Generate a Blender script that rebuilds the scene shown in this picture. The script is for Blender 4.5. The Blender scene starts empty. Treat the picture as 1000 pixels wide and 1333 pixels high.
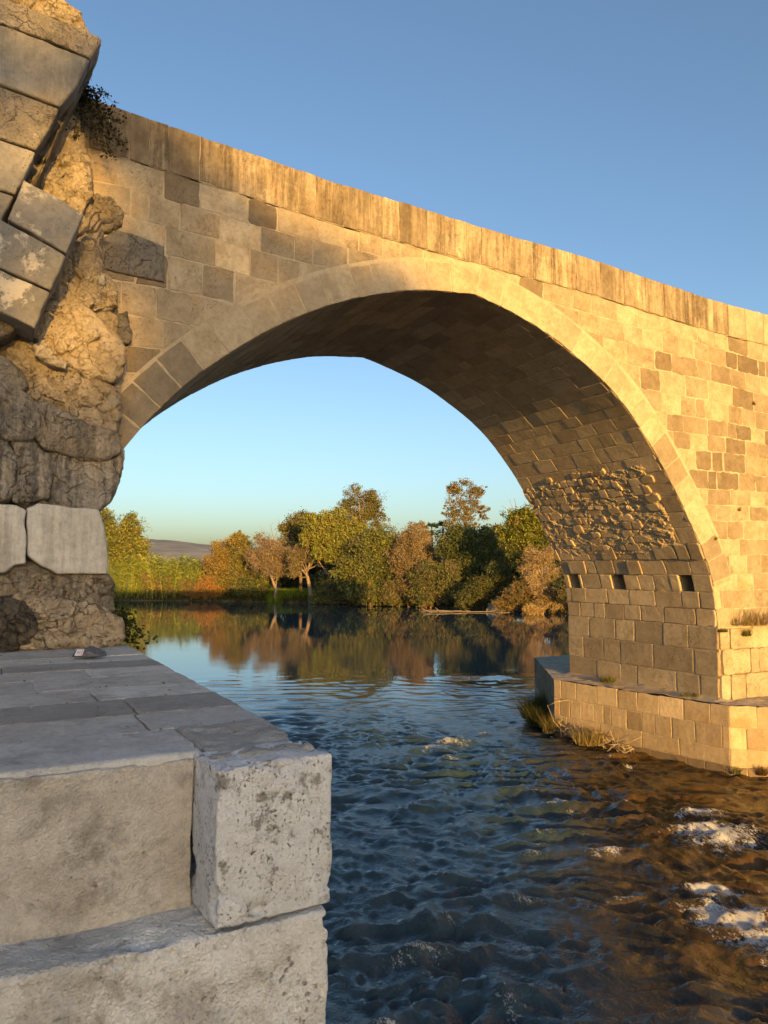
import bpy, math, random
import numpy as np
from mathutils import Vector, Matrix

random.seed(7)
RS = np.random.RandomState(11)
scene = bpy.context.scene
COL = scene.collection
R = math.radians

# ------------------------------------------------------------------ frame
# World frame: x runs along the bridge's near face, y goes away under the arch,
# z is up, the water lies at z = 0, the origin is the right pier's near corner.
CAM = np.array([-13.422, -11.047, 4.0])
XR = np.array([0.88929, -0.45734, 0.0])      # camera right
YF = np.array([0.45734, 0.88929, 0.0])       # camera forward (level)
PITCH = math.atan(75.5 / 1000.0)


def ray(px, py):
    a = (px - 500.0) / 1000.0
    b = -(py - 666.5) / 1000.0
    f = math.cos(PITCH) - b * math.sin(PITCH)
    h = math.sin(PITCH) + b * math.cos(PITCH)
    return XR * a + YF * f + np.array([0, 0, h])


def on_y(px, py, y):
    d = ray(px, py)
    p = CAM + d * ((y - CAM[1]) / d[1])
    return (p[0], p[2])


def on_z(px, py, z):
    d = ray(px, py)
    return CAM + d * ((z - CAM[2]) / d[2])


def CF(X, Y, z=0.0):                          # place X m right, Y m ahead of where the picture was taken
    p = CAM + XR * X + YF * Y
    return np.array([p[0], p[1], z])


def at(px, Y, z=0.0):
    return CF((px - 500.0) / 1000.0 * Y, Y, z)


# ------------------------------------------------------------------ noise
_perm = np.random.RandomState(3).permutation(256)
_perm = np.concatenate([_perm, _perm, _perm])
_g = np.random.RandomState(5).normal(size=(256, 3))
_g /= np.linalg.norm(_g, axis=1)[:, None]


def perlin(p):
    p = np.asarray(p, dtype=float)
    i = np.floor(p).astype(int)
    f = p - i
    i &= 255
    w = f * f * f * (f * (f * 6 - 15) + 10)
    out = 0
    for dx in (0, 1):
        wx = w[:, 0] if dx else 1 - w[:, 0]
        for dy in (0, 1):
            wy = w[:, 1] if dy else 1 - w[:, 1]
            for dz in (0, 1):
                wz = w[:, 2] if dz else 1 - w[:, 2]
                h = _perm[_perm[_perm[(i[:, 0] + dx) & 255] + ((i[:, 1] + dy) & 255)] + ((i[:, 2] + dz) & 255)]
                g = _g[h]
                d = g[:, 0] * (f[:, 0] - dx) + g[:, 1] * (f[:, 1] - dy) + g[:, 2] * (f[:, 2] - dz)
                out = out + wx * wy * wz * d
    return out


def fbm(p, octv=4, lac=2.03, gain=0.5):
    p = np.asarray(p, dtype=float)
    a, s = 1.0, 0
    for k in range(octv):
        s = s + a * perlin(p + 17.3 * k)
        p = p * lac
        a *= gain
    return s


def ridged(p, octv=4, lac=2.1, gain=0.5):
    p = np.asarray(p, dtype=float)
    a, s = 1.0, 0
    for k in range(octv):
        s = s + a * (1 - 2.2 * np.abs(perlin(p + 11.7 * k)))
        p = p * lac
        a *= gain
    return s


def sstep(a, b, x):
    t = np.clip((np.asarray(x, dtype=float) - a) / (b - a), 0, 1)
    return t * t * (3 - 2 * t)


# ------------------------------------------------------------------ objects
def tag(o, label=None, cat=None, group=None, kind=None):
    if label: o['label'] = label
    if cat: o['category'] = cat
    if group: o['group'] = group
    if kind: o['kind'] = kind
    return o


def empty(name, loc, label=None, cat=None, group=None):
    o = bpy.data.objects.new(name, None)
    o.location = loc
    COL.objects.link(o)
    return tag(o, label, cat, group)


def link_mesh(name, me, mats, parent=None):
    for m in (mats if isinstance(mats, (list, tuple)) else [mats]):
        me.materials.append(m)
    o = bpy.data.objects.new(name, me)
    COL.objects.link(o)
    if parent is not None:
        o.parent = parent
        o.matrix_parent_inverse = Matrix.Translation(-Vector(parent.location))
    return o


def np_mesh(name, v, f, tone=None, mat_idx=None, smooth=False):
    """v (N,3), f list of index tuples or (M,k) array, tone (M,4) per face."""
    me = bpy.data.meshes.new(name)
    v = np.asarray(v, dtype=np.float32)
    if isinstance(f, np.ndarray):
        m, k = f.shape
        me.vertices.add(len(v))
        me.vertices.foreach_set('co', v.ravel())
        me.loops.add(m * k)
        me.loops.foreach_set('vertex_index', f.astype(np.int32).ravel())
        me.polygons.add(m)
        me.polygons.foreach_set('loop_start', np.arange(0, m * k, k, dtype=np.int32))
        me.update(calc_edges=True)
        me.validate()
        nf = m
    else:
        me.from_pydata(v.tolist(), [], f)
        nf = len(f)
    if tone is not None and len(me.polygons) == nf:
        a = me.attributes.new('tone', 'FLOAT_COLOR', 'FACE')
        t = np.asarray(tone, dtype=np.float32)
        if t.ndim == 1:
            t = np.tile(t, (nf, 1))
        a.data.foreach_set('color', t.ravel())
    if mat_idx is not None:
        me.polygons.foreach_set('material_index', np.asarray(mat_idx, dtype=np.int32))
    me.polygons.foreach_set('use_smooth', np.full(len(me.polygons), smooth))
    me.update()
    return me


class MB:
    def __init__(self):
        self.v, self.f, self.t, self.m = [], [], [], []

    def add(self, verts, faces, tone=(0, .5, 0, 0), mi=0):
        o = len(self.v)
        self.v.extend([tuple(map(float, p)) for p in verts])
        for fc in faces:
            self.f.append(tuple(i + o for i in fc))
            self.t.append(tone)
            self.m.append(mi)

    def box(self, lo, hi, tone=(0, .5, 0, 0), mi=0):
        x0, y0, z0 = lo
        x1, y1, z1 = hi
        self.add([(x0, y0, z0), (x1, y0, z0), (x1, y1, z0), (x0, y1, z0), (x0, y0, z1), (x1, y0, z1), (x1, y1, z1), (x0, y1, z1)],
                 [(0, 3, 2, 1), (4, 5, 6, 7), (0, 1, 5, 4), (1, 2, 6, 5), (2, 3, 7, 6), (3, 0, 4, 7)], tone, mi)

    def tube(self, pts, rad, n=6, tone=(0, .5, 0, 0), mi=0):
        pts = [np.array(p, dtype=float) for p in pts]
        rings = []
        for i, p in enumerate(pts):
            d = pts[min(i + 1, len(pts) - 1)] - pts[max(i - 1, 0)]
            d /= (np.linalg.norm(d) + 1e-9)
            a = np.cross(d, (0.31, 0.12, 0.94) if abs(d[2]) < .9 else (1, 0, 0))
            a /= np.linalg.norm(a)
            b = np.cross(d, a)
            r = rad[i] if hasattr(rad, '__len__') else rad
            rings.append([p + r * (math.cos(2 * math.pi * k / n) * a + math.sin(2 * math.pi * k / n) * b) for k in range(n)])
        vs = [q for rg in rings for q in rg]
        fs = []
        for i in range(len(pts) - 1):
            for k in range(n):
                k2 = (k + 1) % n
                fs.append((i * n + k, i * n + k2, (i + 1) * n + k2, (i + 1) * n + k))
        fs.append(tuple(range(n))[::-1])
        fs.append(tuple((len(pts) - 1) * n + k for k in range(n)))
        self.add(vs, fs, tone, mi)

    def build(self, name, mats, parent=None, smooth=False):
        me = np_mesh(name, np.array(self.v), self.f, np.array(self.t, dtype=np.float32), self.m, smooth)
        return link_mesh(name, me, mats, parent)


# ------------------------------------------------------------------ materials
class NT:
    def __init__(self, name):
        self.m = bpy.data.materials.new(name)
        self.m.use_nodes = True
        self.t = self.m.node_tree
        self.t.nodes.clear()
        self.out = self.t.nodes.new('ShaderNodeOutputMaterial')

    def n(self, kind, **kw):
        nd = self.t.nodes.new('ShaderNode' + kind)
        for k, v in kw.items():
            if hasattr(nd, k) and not k.startswith('i_'):
                setattr(nd, k, v)
        return nd

    def l(self, a, b):
        self.t.links.new(a, b)

    def set(self, sock, v):
        if hasattr(v, 'links') or isinstance(v, bpy.types.NodeSocket):
            self.l(v, sock)
        else:
            sock.default_value = v

    def math(self, op, a, b=0.0, clamp=False):
        nd = self.n('Math', operation=op, use_clamp=clamp)
        self.set(nd.inputs[0], a)
        self.set(nd.inputs[1], b)
        return nd.outputs[0]

    def mix(self, fac, a, b, blend='MIX'):
        nd = self.n('Mix', data_type='RGBA', blend_type=blend)
        self.set(nd.inputs[0], fac)
        self.set(nd.inputs[6], a if not isinstance(a, tuple) else tuple(a) + (1,) * (4 - len(a)))
        self.set(nd.inputs[7], b if not isinstance(b, tuple) else tuple(b) + (1,) * (4 - len(b)))
        return nd.outputs[2]

    def noise(self, vec, scale, detail=5, rough=.55, dist=0.0):
        nd = self.n('TexNoise')
        self.l(vec, nd.inputs['Vector'])
        nd.inputs['Scale'].default_value = scale
        nd.inputs['Detail'].default_value = detail
        nd.inputs['Roughness'].default_value = rough
        nd.inputs['Distortion'].default_value = dist
        return nd.outputs[0]

    def ramp(self, x, a, b):
        nd = self.n('MapRange', clamp=True, interpolation_type='SMOOTHSTEP')
        self.set(nd.inputs[0], x)
        nd.inputs[1].default_value = a
        nd.inputs[2].default_value = b
        return nd.outputs[0]

    def mapping(self, vec, scale=(1, 1, 1)):
        nd = self.n('Mapping')
        self.l(vec, nd.inputs[0])
        nd.inputs['Scale'].default_value = scale
        return nd.outputs[0]


def stone_mat(name, light, mid, dark, pitcol=(.05, .04, .03), big=.9, pit_scale=26., pit=(.60, .70), pit_amt=.7, bump=.012,
              bump_fine=.004, lichen=None, tool=None, rough=.9, hue=.45, mottle=(.38, .66), base_dark=0.0, spots=None, ochre=(.46, .28, .12), ochre_amt=.35, cracks=None):
    t = NT(name)
    geo = t.n('NewGeometry')
    at_ = t.n('Attribute', attribute_name='tone')
    sep = t.n('SeparateColor')
    t.l(at_.outputs['Color'], sep.inputs[0])
    r_, g_, b_ = sep.outputs[0], sep.outputs[1], sep.outputs[2]
    a_ = at_.outputs['Alpha']
    off = t.n('CombineXYZ')
    gg = t.math('MULTIPLY', g_, 37.0)
    for i in range(3): t.l(gg, off.inputs[i])
    va = t.n('VectorMath', operation='ADD')
    t.l(geo.outputs['Position'], va.inputs[0])
    t.l(off.outputs[0], va.inputs[1])
    P = va.outputs[0]
    W = geo.outputs['Position']
    n1 = t.noise(P, big * 2.2, 9, .70, .4)
    n2 = t.noise(P, big * 6, 9, .72)
    nW = t.noise(W, .8, 9, .7, .3)
    n3 = t.noise(P, pit_scale, 7, .72)
    n4 = t.noise(P, 95., 3, .6)
    col = t.mix(t.ramp(n1, *mottle), light, mid)
    nO = t.noise(P, big * 1.3, 8, .68, .5)
    col = t.mix(t.math('MULTIPLY', t.ramp(nO, .52, .72), ochre_amt), col, ochre)
    gr = t.noise(P, 14., 8, .75)
    col = t.mix(t.math('MULTIPLY', t.ramp(gr, .42, .70), .38), col, tuple(c * .55 for c in mid))
    col = t.mix(t.math('MULTIPLY', t.ramp(gr, .48, .25), .25), col, tuple(min(.8, c * 1.25) for c in light))
    # per-stone brightness
    br = t.math('ADD', t.math('MULTIPLY', g_, hue), 1.0 - hue * .5)
    brc = t.n('CombineColor')
    for i in range(3): t.l(br, brc.inputs[i])
    col = t.mix(1.0, col, brc.outputs[0], 'MULTIPLY')
    # fine grain
    col = t.mix(t.math('MULTIPLY', t.ramp(n4, .45, .75), .22), col, tuple(c * .45 for c in mid))
    # weathered dark crust, patchy inside a stone
    patch = t.math('ADD', .45, t.math('MULTIPLY', n2, 1.1))
    df = t.math('MULTIPLY', r_, patch, clamp=True)
    df = t.math('MAXIMUM', df, t.math('MULTIPLY', t.ramp(t.math('ADD', t.math('MULTIPLY', nW, .6), t.math('MULTIPLY', n2, .4)), .50, .64), base_dark))
    col = t.mix(df, col, dark)
    # run-off streaks
    st = t.noise(t.mapping(W, (2.2, 2.2, .45)), 1.7, 8, .74)
    st2 = t.noise(t.mapping(W, (9.0, 9.0, .5)), 1.6, 7, .72)
    stc = t.math('ADD', t.math('MULTIPLY', st, .6), t.math('MULTIPLY', st2, .4))
    sf = t.math('MULTIPLY', t.math('MULTIPLY', t.ramp(stc, .41, .58), t.math('ADD', .35, t.math('MULTIPLY', gr, 1.0))), a_, clamp=True)
    col = t.mix(sf, col, tuple(c * .72 for c in dark))
    # pits
    pm = t.ramp(n3, *pit)
    pa = t.math('MULTIPLY', pm, t.math('MULTIPLY', t.ramp(n2, .38, .6), t.math('ADD', t.math('MULTIPLY', b_, .9), .12)))
    pf = t.math('MULTIPLY', pa, pit_amt, clamp=True)
    col = t.mix(pf, col, pitcol)
    hsum = None
    if lichen:
        lc, lscale, lo, hi, amt = lichen
        nl = t.noise(P, lscale, 6, .72, .2)
        lf = t.math('MULTIPLY', t.ramp(nl, lo, hi), amt)
        col = t.mix(lf, col, lc)
    if spots:
        sc_, lo, hi, sc2, scol, amt = spots
        v = t.n('TexVoronoi', feature='F1')
        t.l(P, v.inputs['Vector'])
        v.inputs['Scale'].default_value = sc_
        inv = t.math('SUBTRACT', 1.0, t.ramp(t.math('ADD', v.outputs['Distance'], t.math('MULTIPLY', t.math('SUBTRACT', n4, .5), .35)), lo, hi))
        gate = t.ramp(t.noise(P, sc2, 5, .65), .5, .62)
        col = t.mix(t.math('MULTIPLY', t.math('MULTIPLY', inv, gate), amt), col, scol)
        hs = t.math('MULTIPLY', t.math('MULTIPLY', inv, gate), -.5)
    h = t.math('ADD', t.math('MULTIPLY', n2, .9), t.math('MULTIPLY', n1, .5))
    h = t.math('SUBTRACT', h, t.math('MULTIPLY', pa, .35))
    if cracks:
        wn = t.n('TexNoise'); t.l(P, wn.inputs['Vector']); wn.inputs['Scale'].default_value = 3.0; wn.inputs['Detail'].default_value = 6
        ws = t.n('VectorMath', operation='SCALE'); t.l(wn.outputs['Color'], ws.inputs[0]); ws.inputs['Scale'].default_value = .55
        wa = t.n('VectorMath', operation='ADD'); t.l(P, wa.inputs[0]); t.l(ws.outputs[0], wa.inputs[1])
        cv = t.n('TexVoronoi', feature='DISTANCE_TO_EDGE'); t.l(wa.outputs[0], cv.inputs['Vector']); cv.inputs['Scale'].default_value = cracks[0]
        cm = t.math('SUBTRACT', 1.0, t.ramp(cv.outputs['Distance'], .0, cracks[1]))
        cm = t.math('MULTIPLY', cm, t.ramp(t.noise(P, 1.8, 4, .6), .42, .60))
        col = t.mix(t.math('MULTIPLY', cm, cracks[2]), col, tuple(c * .5 for c in dark))
        h = t.math('SUBTRACT', h, t.math('MULTIPLY', cm, .8))
    if spots:
        h = t.math('ADD', h, hs)
    b1 = t.n('Bump')
    b1.inputs['Strength'].default_value = 1.0
    b1.inputs['Distance'].default_value = bump * 1.6
    t.l(h, b1.inputs['Height'])
    h2 = t.noise(P, 60., 5, .7)
    if tool:
        v2 = t.n('TexVoronoi', feature='F1')
        t.l(P, v2.inputs['Vector'])
        v2.inputs['Scale'].default_value = tool
        h2 = t.math('ADD', t.math('MULTIPLY', h2, .6), t.math('MULTIPLY', v2.outputs['Distance'], .8))
    b2 = t.n('Bump')
    b2.inputs['Strength'].default_value = 1.0
    b2.inputs['Distance'].default_value = bump_fine
    t.l(h2, b2.inputs['Height'])
    t.l(b1.outputs[0], b2.inputs['Normal'])
    bs = t.n('BsdfPrincipled')
    t.l(col, bs.inputs['Base Color'])
    bs.inputs['Roughness'].default_value = rough
    bs.inputs['Specular IOR Level'].default_value = .25
    t.l(b2.outputs[0], bs.inputs['Normal'])
    t.l(bs.outputs[0], t.out.inputs[0])
    return t.m


M = {}
M['ashlar'] = stone_mat('ashlar_limestone', (.50, .41, .285), (.35, .275, .18), (.13, .095, .06), bump=.014, bump_fine=.007, hue=.46, pit_scale=38., pit=(.54, .66), pit_amt=.4, base_dark=.55, ochre_amt=.55, spots=(26., .06, .26, 2.6, (.07, .05, .03), .8))
M['mortar'] = stone_mat('lime_mortar', (.52, .43, .30), (.44, .35, .24), (.2, .15, .1), bump=.012, bump_fine=.006, hue=.2)
M['voussoir'] = stone_mat('voussoir_limestone', (.51, .42, .295), (.37, .295, .195), (.13, .105, .075), bump=.012, bump_fine=.007, hue=.36, pit_scale=38., base_dark=.42, spots=(26., .06, .26, 2.6, (.07, .05, .03), .7))
M['vault'] = stone_mat('vault_limestone', (.63, .50, .33), (.48, .37, .23), (.22, .16, .10), bump=.020, bump_fine=.012, hue=.4, pit_scale=30.)
M['pierstone'] = stone_mat('pier_limestone', (.58, .47, .32), (.44, .35, .225), (.19, .14, .09), bump=.018, bump_fine=.022, hue=.4, pit_scale=32., pit=(.52, .64), pit_amt=.35, spots=(19., .08, .32, 2.2, (.09, .065, .04), .8))
M['footing'] = stone_mat('footing_limestone', (.54, .42, .27), (.44, .33, .20), (.20, .145, .09), bump=.012, bump_fine=.005, hue=.55, pit_amt=.5, ochre_amt=.6, ochre=(.42, .23, .09))
M['ruin'] = stone_mat('ruin_stone', (.50, .44, .36), (.37, .32, .26), (.105, .095, .085), bump=.035, bump_fine=.012, hue=.35, base_dark=.6, pit_scale=38., pit=(.54, .66),
                      lichen=((.52, .49, .44), 5.0, .58, .70, .6), cracks=(2.2, .020, .55), spots=(22., .06, .26, 2.0, (.06, .05, .04), .8))
M['ruincore'] = stone_mat('ruin_core_rubble', (.58, .48, .35), (.44, .35, .235), (.13, .11, .09), bump=.06, bump_fine=.016, hue=.3, base_dark=.5, pit_scale=36., pit=(.53, .66), ochre_amt=.6,
                          lichen=((.40, .38, .35), 4.0, .58, .66, .5), cracks=(2.8, .030, .6), spots=(18., .08, .30, 2.0, (.07, .055, .04), .85))
M['greyslab'] = stone_mat('grey_weathered_ashlar', (.34, .315, .28), (.225, .215, .20), (.11, .105, .10), bump=.018, bump_fine=.010, base_dark=.35, spots=(24., .06, .24, 2.0, (.07, .06, .05), .7), hue=.3, pit_amt=.4, ochre_amt=.4)
M['lichenslab'] = stone_mat('lichened_grey_ashlar', (.28, .265, .245), (.205, .20, .19), (.11, .105, .10), bump=.018, bump_fine=.010, hue=.3, pit_amt=.4, ochre_amt=.25,
                          lichen=((.58, .52, .43), 2.3, .555, .63, .8), base_dark=.3, spots=(24., .06, .24, 2.0, (.07, .06, .05), .6))
M['marble'] = stone_mat('pale_grey_marble', (.63, .60, .55), (.51, .475, .42), (.25, .215, .17), bump=.010, bump_fine=.004, hue=.25, pit_amt=.5, base_dark=.5, ochre_amt=.3)
M['block'] = stone_mat('pale_pitted_limestone', (.77, .78, .80), (.66, .655, .65), (.25, .22, .19), bump=.020, bump_fine=.012, hue=.2, pit_scale=46., pit=(.56, .66), pit_amt=.9, ochre_amt=.08, base_dark=.5,
                       lichen=((.20, .17, .145), 7.0, .555, .66, .8), spots=(40., .10, .36, 5.0, (.12, .09, .07), .85))
M['slab'] = stone_mat('tooled_brown_limestone', (.55, .52, .475), (.41, .375, .335), (.19, .17, .145), bump=.018, bump_fine=.009, hue=.2, tool=70., base_dark=1.0, ochre_amt=.2,
                      lichen=((.22, .195, .17), 5.0, .54, .70, .65))
M['course'] = stone_mat('cream_coarse_limestone', (.76, .75, .73), (.64, .61, .565), (.26, .225, .18), bump=.024, bump_fine=.011, hue=.2, base_dark=.8, tool=55., ochre_amt=.15,
                        lichen=((.46, .45, .43), 2.4, .50, .62, .6), spots=(20., .10, .34, 2.6, (.15, .12, .095), .7))
M['paving'] = stone_mat('grey_paving_limestone', (.70, .68, .64), (.54, .51, .47), (.22, .205, .19), bump=.026, bump_fine=.016, hue=.4, base_dark=.6, pit_scale=40., ochre_amt=.15, spots=(22., .06, .26, 2.0, (.10, .09, .08), .7))
M['lightcap'] = stone_mat('worn_pale_capstone', (.70, .69, .67), (.56, .54, .51), (.18, .165, .15), bump=.028, bump_fine=.016, hue=.25, base_dark=.55, ochre_amt=.1)
M['ledge'] = stone_mat('dusty_mortar_ledge', (.54, .46, .36), (.42, .34, .25), (.16, .12, .09), bump=.03, bump_fine=.012, hue=.2, base_dark=.4, ochre_amt=.2)


def leaf_mat():
    t = NT('leaves')
    a = t.n('Attribute', attribute_name='tone')
    d = t.n('BsdfDiffuse')
    tr = t.n('BsdfTranslucent')
    t.l(a.outputs['Color'], d.inputs[0])
    t.l(a.outputs['Color'], tr.inputs[0])
    mx = t.n('MixShader')
    mx.inputs[0].default_value = .38
    t.l(d.outputs[0], mx.inputs[1])
    t.l(tr.outputs[0], mx.inputs[2])
    t.l(mx.outputs[0], t.out.inputs[0])
    return t.m


def simple_mat(name, col, rough=.8, var=.4, scale=6., metallic=0.0):
    t = NT(name)
    g = t.n('NewGeometry')
    n = t.noise(g.outputs['Position'], scale, 5, .6)
    c = t.mix(t.ramp(n, .3, .7), tuple(x * (1 - var) for x in col), tuple(x * (1 + var * .5) for x in col))
    b = t.n('BsdfPrincipled')
    t.l(c, b.inputs['Base Color'])
    b.inputs['Roughness'].default_value = rough
    bp = t.n('Bump')
    bp.inputs['Distance'].default_value = .01
    t.l(n, bp.inputs['Height'])
    t.l(bp.outputs[0], b.inputs['Normal'])
    t.l(b.outputs[0], t.out.inputs[0])
    return t.m


M['leaf'] = leaf_mat()
M['bark'] = simple_mat('bark', (.20, .14, .085), .9, .5, 5.)
M['palebark'] = simple_mat('pale_bark', (.25, .19, .135), .9, .4, 5.)
M['darkbark'] = simple_mat('dark_bark', (.10, .075, .055), .9, .4, 9.)
M['twig'] = simple_mat('dry_twigs', (.40, .31, .20), .9, .3, 9.)

# ------------------------------------------------------------------ masonry helpers


def clip_poly(poly, n, c):
    out = []
    k = len(poly)
    for i in range(k):
        a, b = poly[i], poly[(i + 1) % k]
        da = n[0] * a[0] + n[1] * a[1] - c
        db = n[0] * b[0] + n[1] * b[1] - c
        if da <= 0: out.append(a)
        if (da < 0 < db) or (db < 0 < da):
            s = da / (da - db)
            out.append((a[0] + s * (b[0] - a[0]), a[1] + s * (b[1] - a[1])))
    return out


def area(poly):
    return .5 * abs(sum(poly[i][0] * poly[(i + 1) % len(poly)][1] - poly[(i + 1) % len(poly)][0] * poly[i][1] for i in range(len(poly))))


def slab(mb, poly, mp, h, tone, mi=0, wob=.006, corner=.03, seg=.13, inset=.012, deep=.03):
    """one stone: polygon in the wall's own plane, laid h proud of the mortar, with worn corners and edges"""
    k = len(poly)
    pts = []
    for i in range(k):
        p0, p1, p2 = np.array(poly[i - 1]), np.array(poly[i]), np.array(poly[(i + 1) % k])
        l0, l1 = np.linalg.norm(p0 - p1), np.linalg.norm(p2 - p1)
        if l0 < 1e-4 or l1 < 1e-4: continue
        c = corner * random.uniform(.4, 1.5)
        pts.append(p1 + (p0 - p1) * min(.3, c / l0))
        pts.append(p1 + (p2 - p1) * min(.3, c / l1))
    if len(pts) < 3: return
    q = []
    for i in range(len(pts)):
        a, b = pts[i], pts[(i + 1) % len(pts)]
        L = np.linalg.norm(b - a)
        n = max(1, int(L / seg))
        nrm = np.array([b[1] - a[1], a[0] - b[0]]) / (L + 1e-9)
        for j in range(n):
            w = random.gauss(0, wob) if j else 0
            q.append(a + (b - a) * j / n + nrm * w)
    n = len(q)
    c = sum(q) / n
    ins = []
    for p in q:
        d = c - p
        L = np.linalg.norm(d) + 1e-9
        ins.append(p + d / L * min(inset * random.uniform(.6, 1.6), L * .3))
    r0 = [mp(p, -deep) for p in q]
    r1 = [mp(p, h - .006) for p in q]
    r2 = [mp(p, h) for p in ins]
    fs = []
    for i in range(n):
        j = (i + 1) % n
        fs.append((i, j, n + j, n + i))
        fs.append((n + i, n + j, 2 * n + j, 2 * n + i))
    fs.append(tuple(range(2 * n, 3 * n)))
    mb.add(r0 + r1 + r2, fs, tone, mi)


def lay(mb, x0, x1, zs, wr, mp, tonefn, clipper=None, gap=.012, hr=(.006, .018), warp=None, mi=0, jit=.012, cuts=None, **kw):
    for zi in range(len(zs) - 1):
        z0, z1 = zs[zi], zs[zi + 1]
        x = x0 - random.uniform(0, wr[1])
        while x < x1:
            w = random.uniform(*wr)
            if random.random() < .12: w *= .5
            g = gap * random.uniform(.6, 1.5)
            xa, xb = max(x, x0), min(x + w, x1)
            if xb - xa < .06:
                x += w
                continue
            J = lambda: random.uniform(-jit, jit)
            poly = [(xa + g + J(), z0 + g + J()), (xb - g + J(), z0 + g + J()), (xb - g + J(), z1 - g + J()), (xa + g + J(), z1 - g + J())]
            if xa == x0: poly[0] = (x0, poly[0][1]); poly[3] = (x0, poly[3][1])
            if xb == x1: poly[1] = (x1, poly[1][1]); poly[2] = (x1, poly[2][1])
            if warp: poly = [warp(p) for p in poly]
            polys = [poly]
            if clipper: poly = clipper(poly)
            if poly and len(poly) > 2 and area(poly) > .006:
                cx = sum(p[0] for p in poly) / len(poly)
                cz = sum(p[1] for p in poly) / len(poly)
                tn = tonefn(cx, cz)
                k2 = dict(kw)
                if tn[0] > .42 and mp is face_map:
                    q_ = np.array(poly); c_ = q_.mean(0); L_ = np.linalg.norm(q_ - c_, axis=1)[:, None]
                    poly = [tuple(p) for p in q_ + (c_ - q_) / L_ * random.uniform(.004, .014)]
                    k2['corner'] = random.uniform(.012, .034); k2['wob'] = .010; k2['seg'] = .08
                slab(mb, poly, mp, random.uniform(*hr), tn, mi, **k2)
            x += w


# ------------------------------------------------------------------ the bridge
bridge = empty('stone_bridge', (0, 0, 0), 'old sunlit limestone bridge with one great pointed arch over the river', 'bridge')
ZF = 1.336                                      # top of the right footing
WID = 4.56                                      # width of the bridge
arch = [(-12.98, 1.0), (-12.97, 2.2), (-12.9, 3.0), (-12.75, 3.8), (-12.5, 4.5), (-12.2, 5.05), (-11.83, 5.64), (-11.24, 6.40), (-10.53, 7.07), (-9.61, 7.74),
        (-8.57, 8.28), (-7.52, 8.64), (-6.85, 8.77), (-5.956, 8.86), (-5.58, 8.775), (-4.9, 8.58), (-4.3, 8.36), (-3.69, 8.05), (-3.0, 7.64), (-2.45, 7.2),
        (-1.99, 6.71), (-1.59, 6.23), (-1.1, 5.54), (-.69, 4.9), (-.36, 4.33), (-.12, 3.72), (-.03, 3.2), (0, 2.8), (0, 2.0), (0, ZF)]
KINK = 13


def catmull(P, n=8):
    P = [np.array(p) for p in P]
    out = []
    for i in range(len(P) - 1):
        p0 = P[max(i - 1, 0)]
        p1, p2 = P[i], P[i + 1]
        p3 = P[min(i + 2, len(P) - 1)]
        for j in range(n):
            s = j / n
            out.append(.5 * ((2 * p1) + (-p0 + p2) * s + (2 * p0 - 5 * p1 + 4 * p2 - p3) * s * s + (-p0 + 3 * p1 - 3 * p2 + p3) * s ** 3))
    out.append(P[-1])
    return out


A_L = np.array(catmull(arch[:KINK + 1]))
A_R = np.array(catmull(arch[KINK:]))
AC = np.concatenate([A_L, A_R[1:]])
KI = len(A_L) - 1


def normals(a):
    d = np.gradient(a, axis=0)
    d /= np.linalg.norm(d, axis=1)[:, None]
    return np.stack([d[:, 1], -d[:, 0]], 1)


AN = np.concatenate([normals(A_L), normals(A_R)[1:]])
AN[KI] = (AN[KI - 1] + AN[KI + 1]); AN[KI] /= np.linalg.norm(AN[KI])
ALEN = np.concatenate([[0], np.cumsum(np.linalg.norm(np.diff(AC, axis=0), axis=1))])


def arc(a):
    p = np.array([np.interp(a, ALEN, AC[:, 0]), np.interp(a, ALEN, AC[:, 1])])
    n = np.array([np.interp(a, ALEN, AN[:, 0]), np.interp(a, ALEN, AN[:, 1])])
    return p, n / np.linalg.norm(n)


TOP_S = [-30, -12.5, -11.4, -10.4, -8.6, -7.5, -5.56, -3.4, -1.6, .33, 2.0, 14]
TOP_Z = [11.2, 10.6, 10.5, 10.42, 10.26, 10.21, 10.10, 10.02, 9.88, 9.74, 9.70, 9.2]


def ztop(s): return float(np.interp(s, TOP_S, TOP_Z))
def zpar(s): return ztop(s) - .70
def tilt(z): return -.055 * float(sstep(4.5, 9.0, z))


RING = .51
MID = AC - AN * (.30 * sstep(2.9, 3.7, AC[:, 1]))[:, None]


def ring_clip(poly):
    cx = sum(p[0] for p in poly) / len(poly)
    cz = sum(p[1] for p in poly) / len(poly)
    i = int(np.argmin((MID[:, 0] - cx) ** 2 + (MID[:, 1] - cz) ** 2))
    m, n = MID[i], AN[i]
    if (np.array([cx, cz]) - m) @ n > .45: return []
    poly = clip_poly(poly, (n[0], n[1]), float(m @ n))
    # below the parapet
    if len(poly) > 2:
        k = (zpar(cx + .5) - zpar(cx - .5))
        poly = clip_poly(poly, (-k, 1), zpar(cx) - .008 - k * cx)
    return poly


def face_map(p, h): return (p[0], -h, p[1])


def face_tone(s, z):
    # right side: browner weathered courses; left: pale, cleaner repairs; bottom left dark
    w = float(sstep(-2.6, .8, s) * sstep(4.2, 5.4, z) * (1 - sstep(8.2, 9.3, z)))
    lo = float(sstep(-11.0, -12.2, s) * (1 - sstep(8.2, 9.2, z)))
    p = .08 + .72 * w + .75 * lo
    r = random.random()
    d = random.uniform(.30, .85) if r < p else random.uniform(0, .26)
    if s > -.5 and z < 4.6: d = random.uniform(.05, .5)
    g = random.random()
    b = random.uniform(.3, 1.0)
    return (d, g, b, 0.0)


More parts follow.
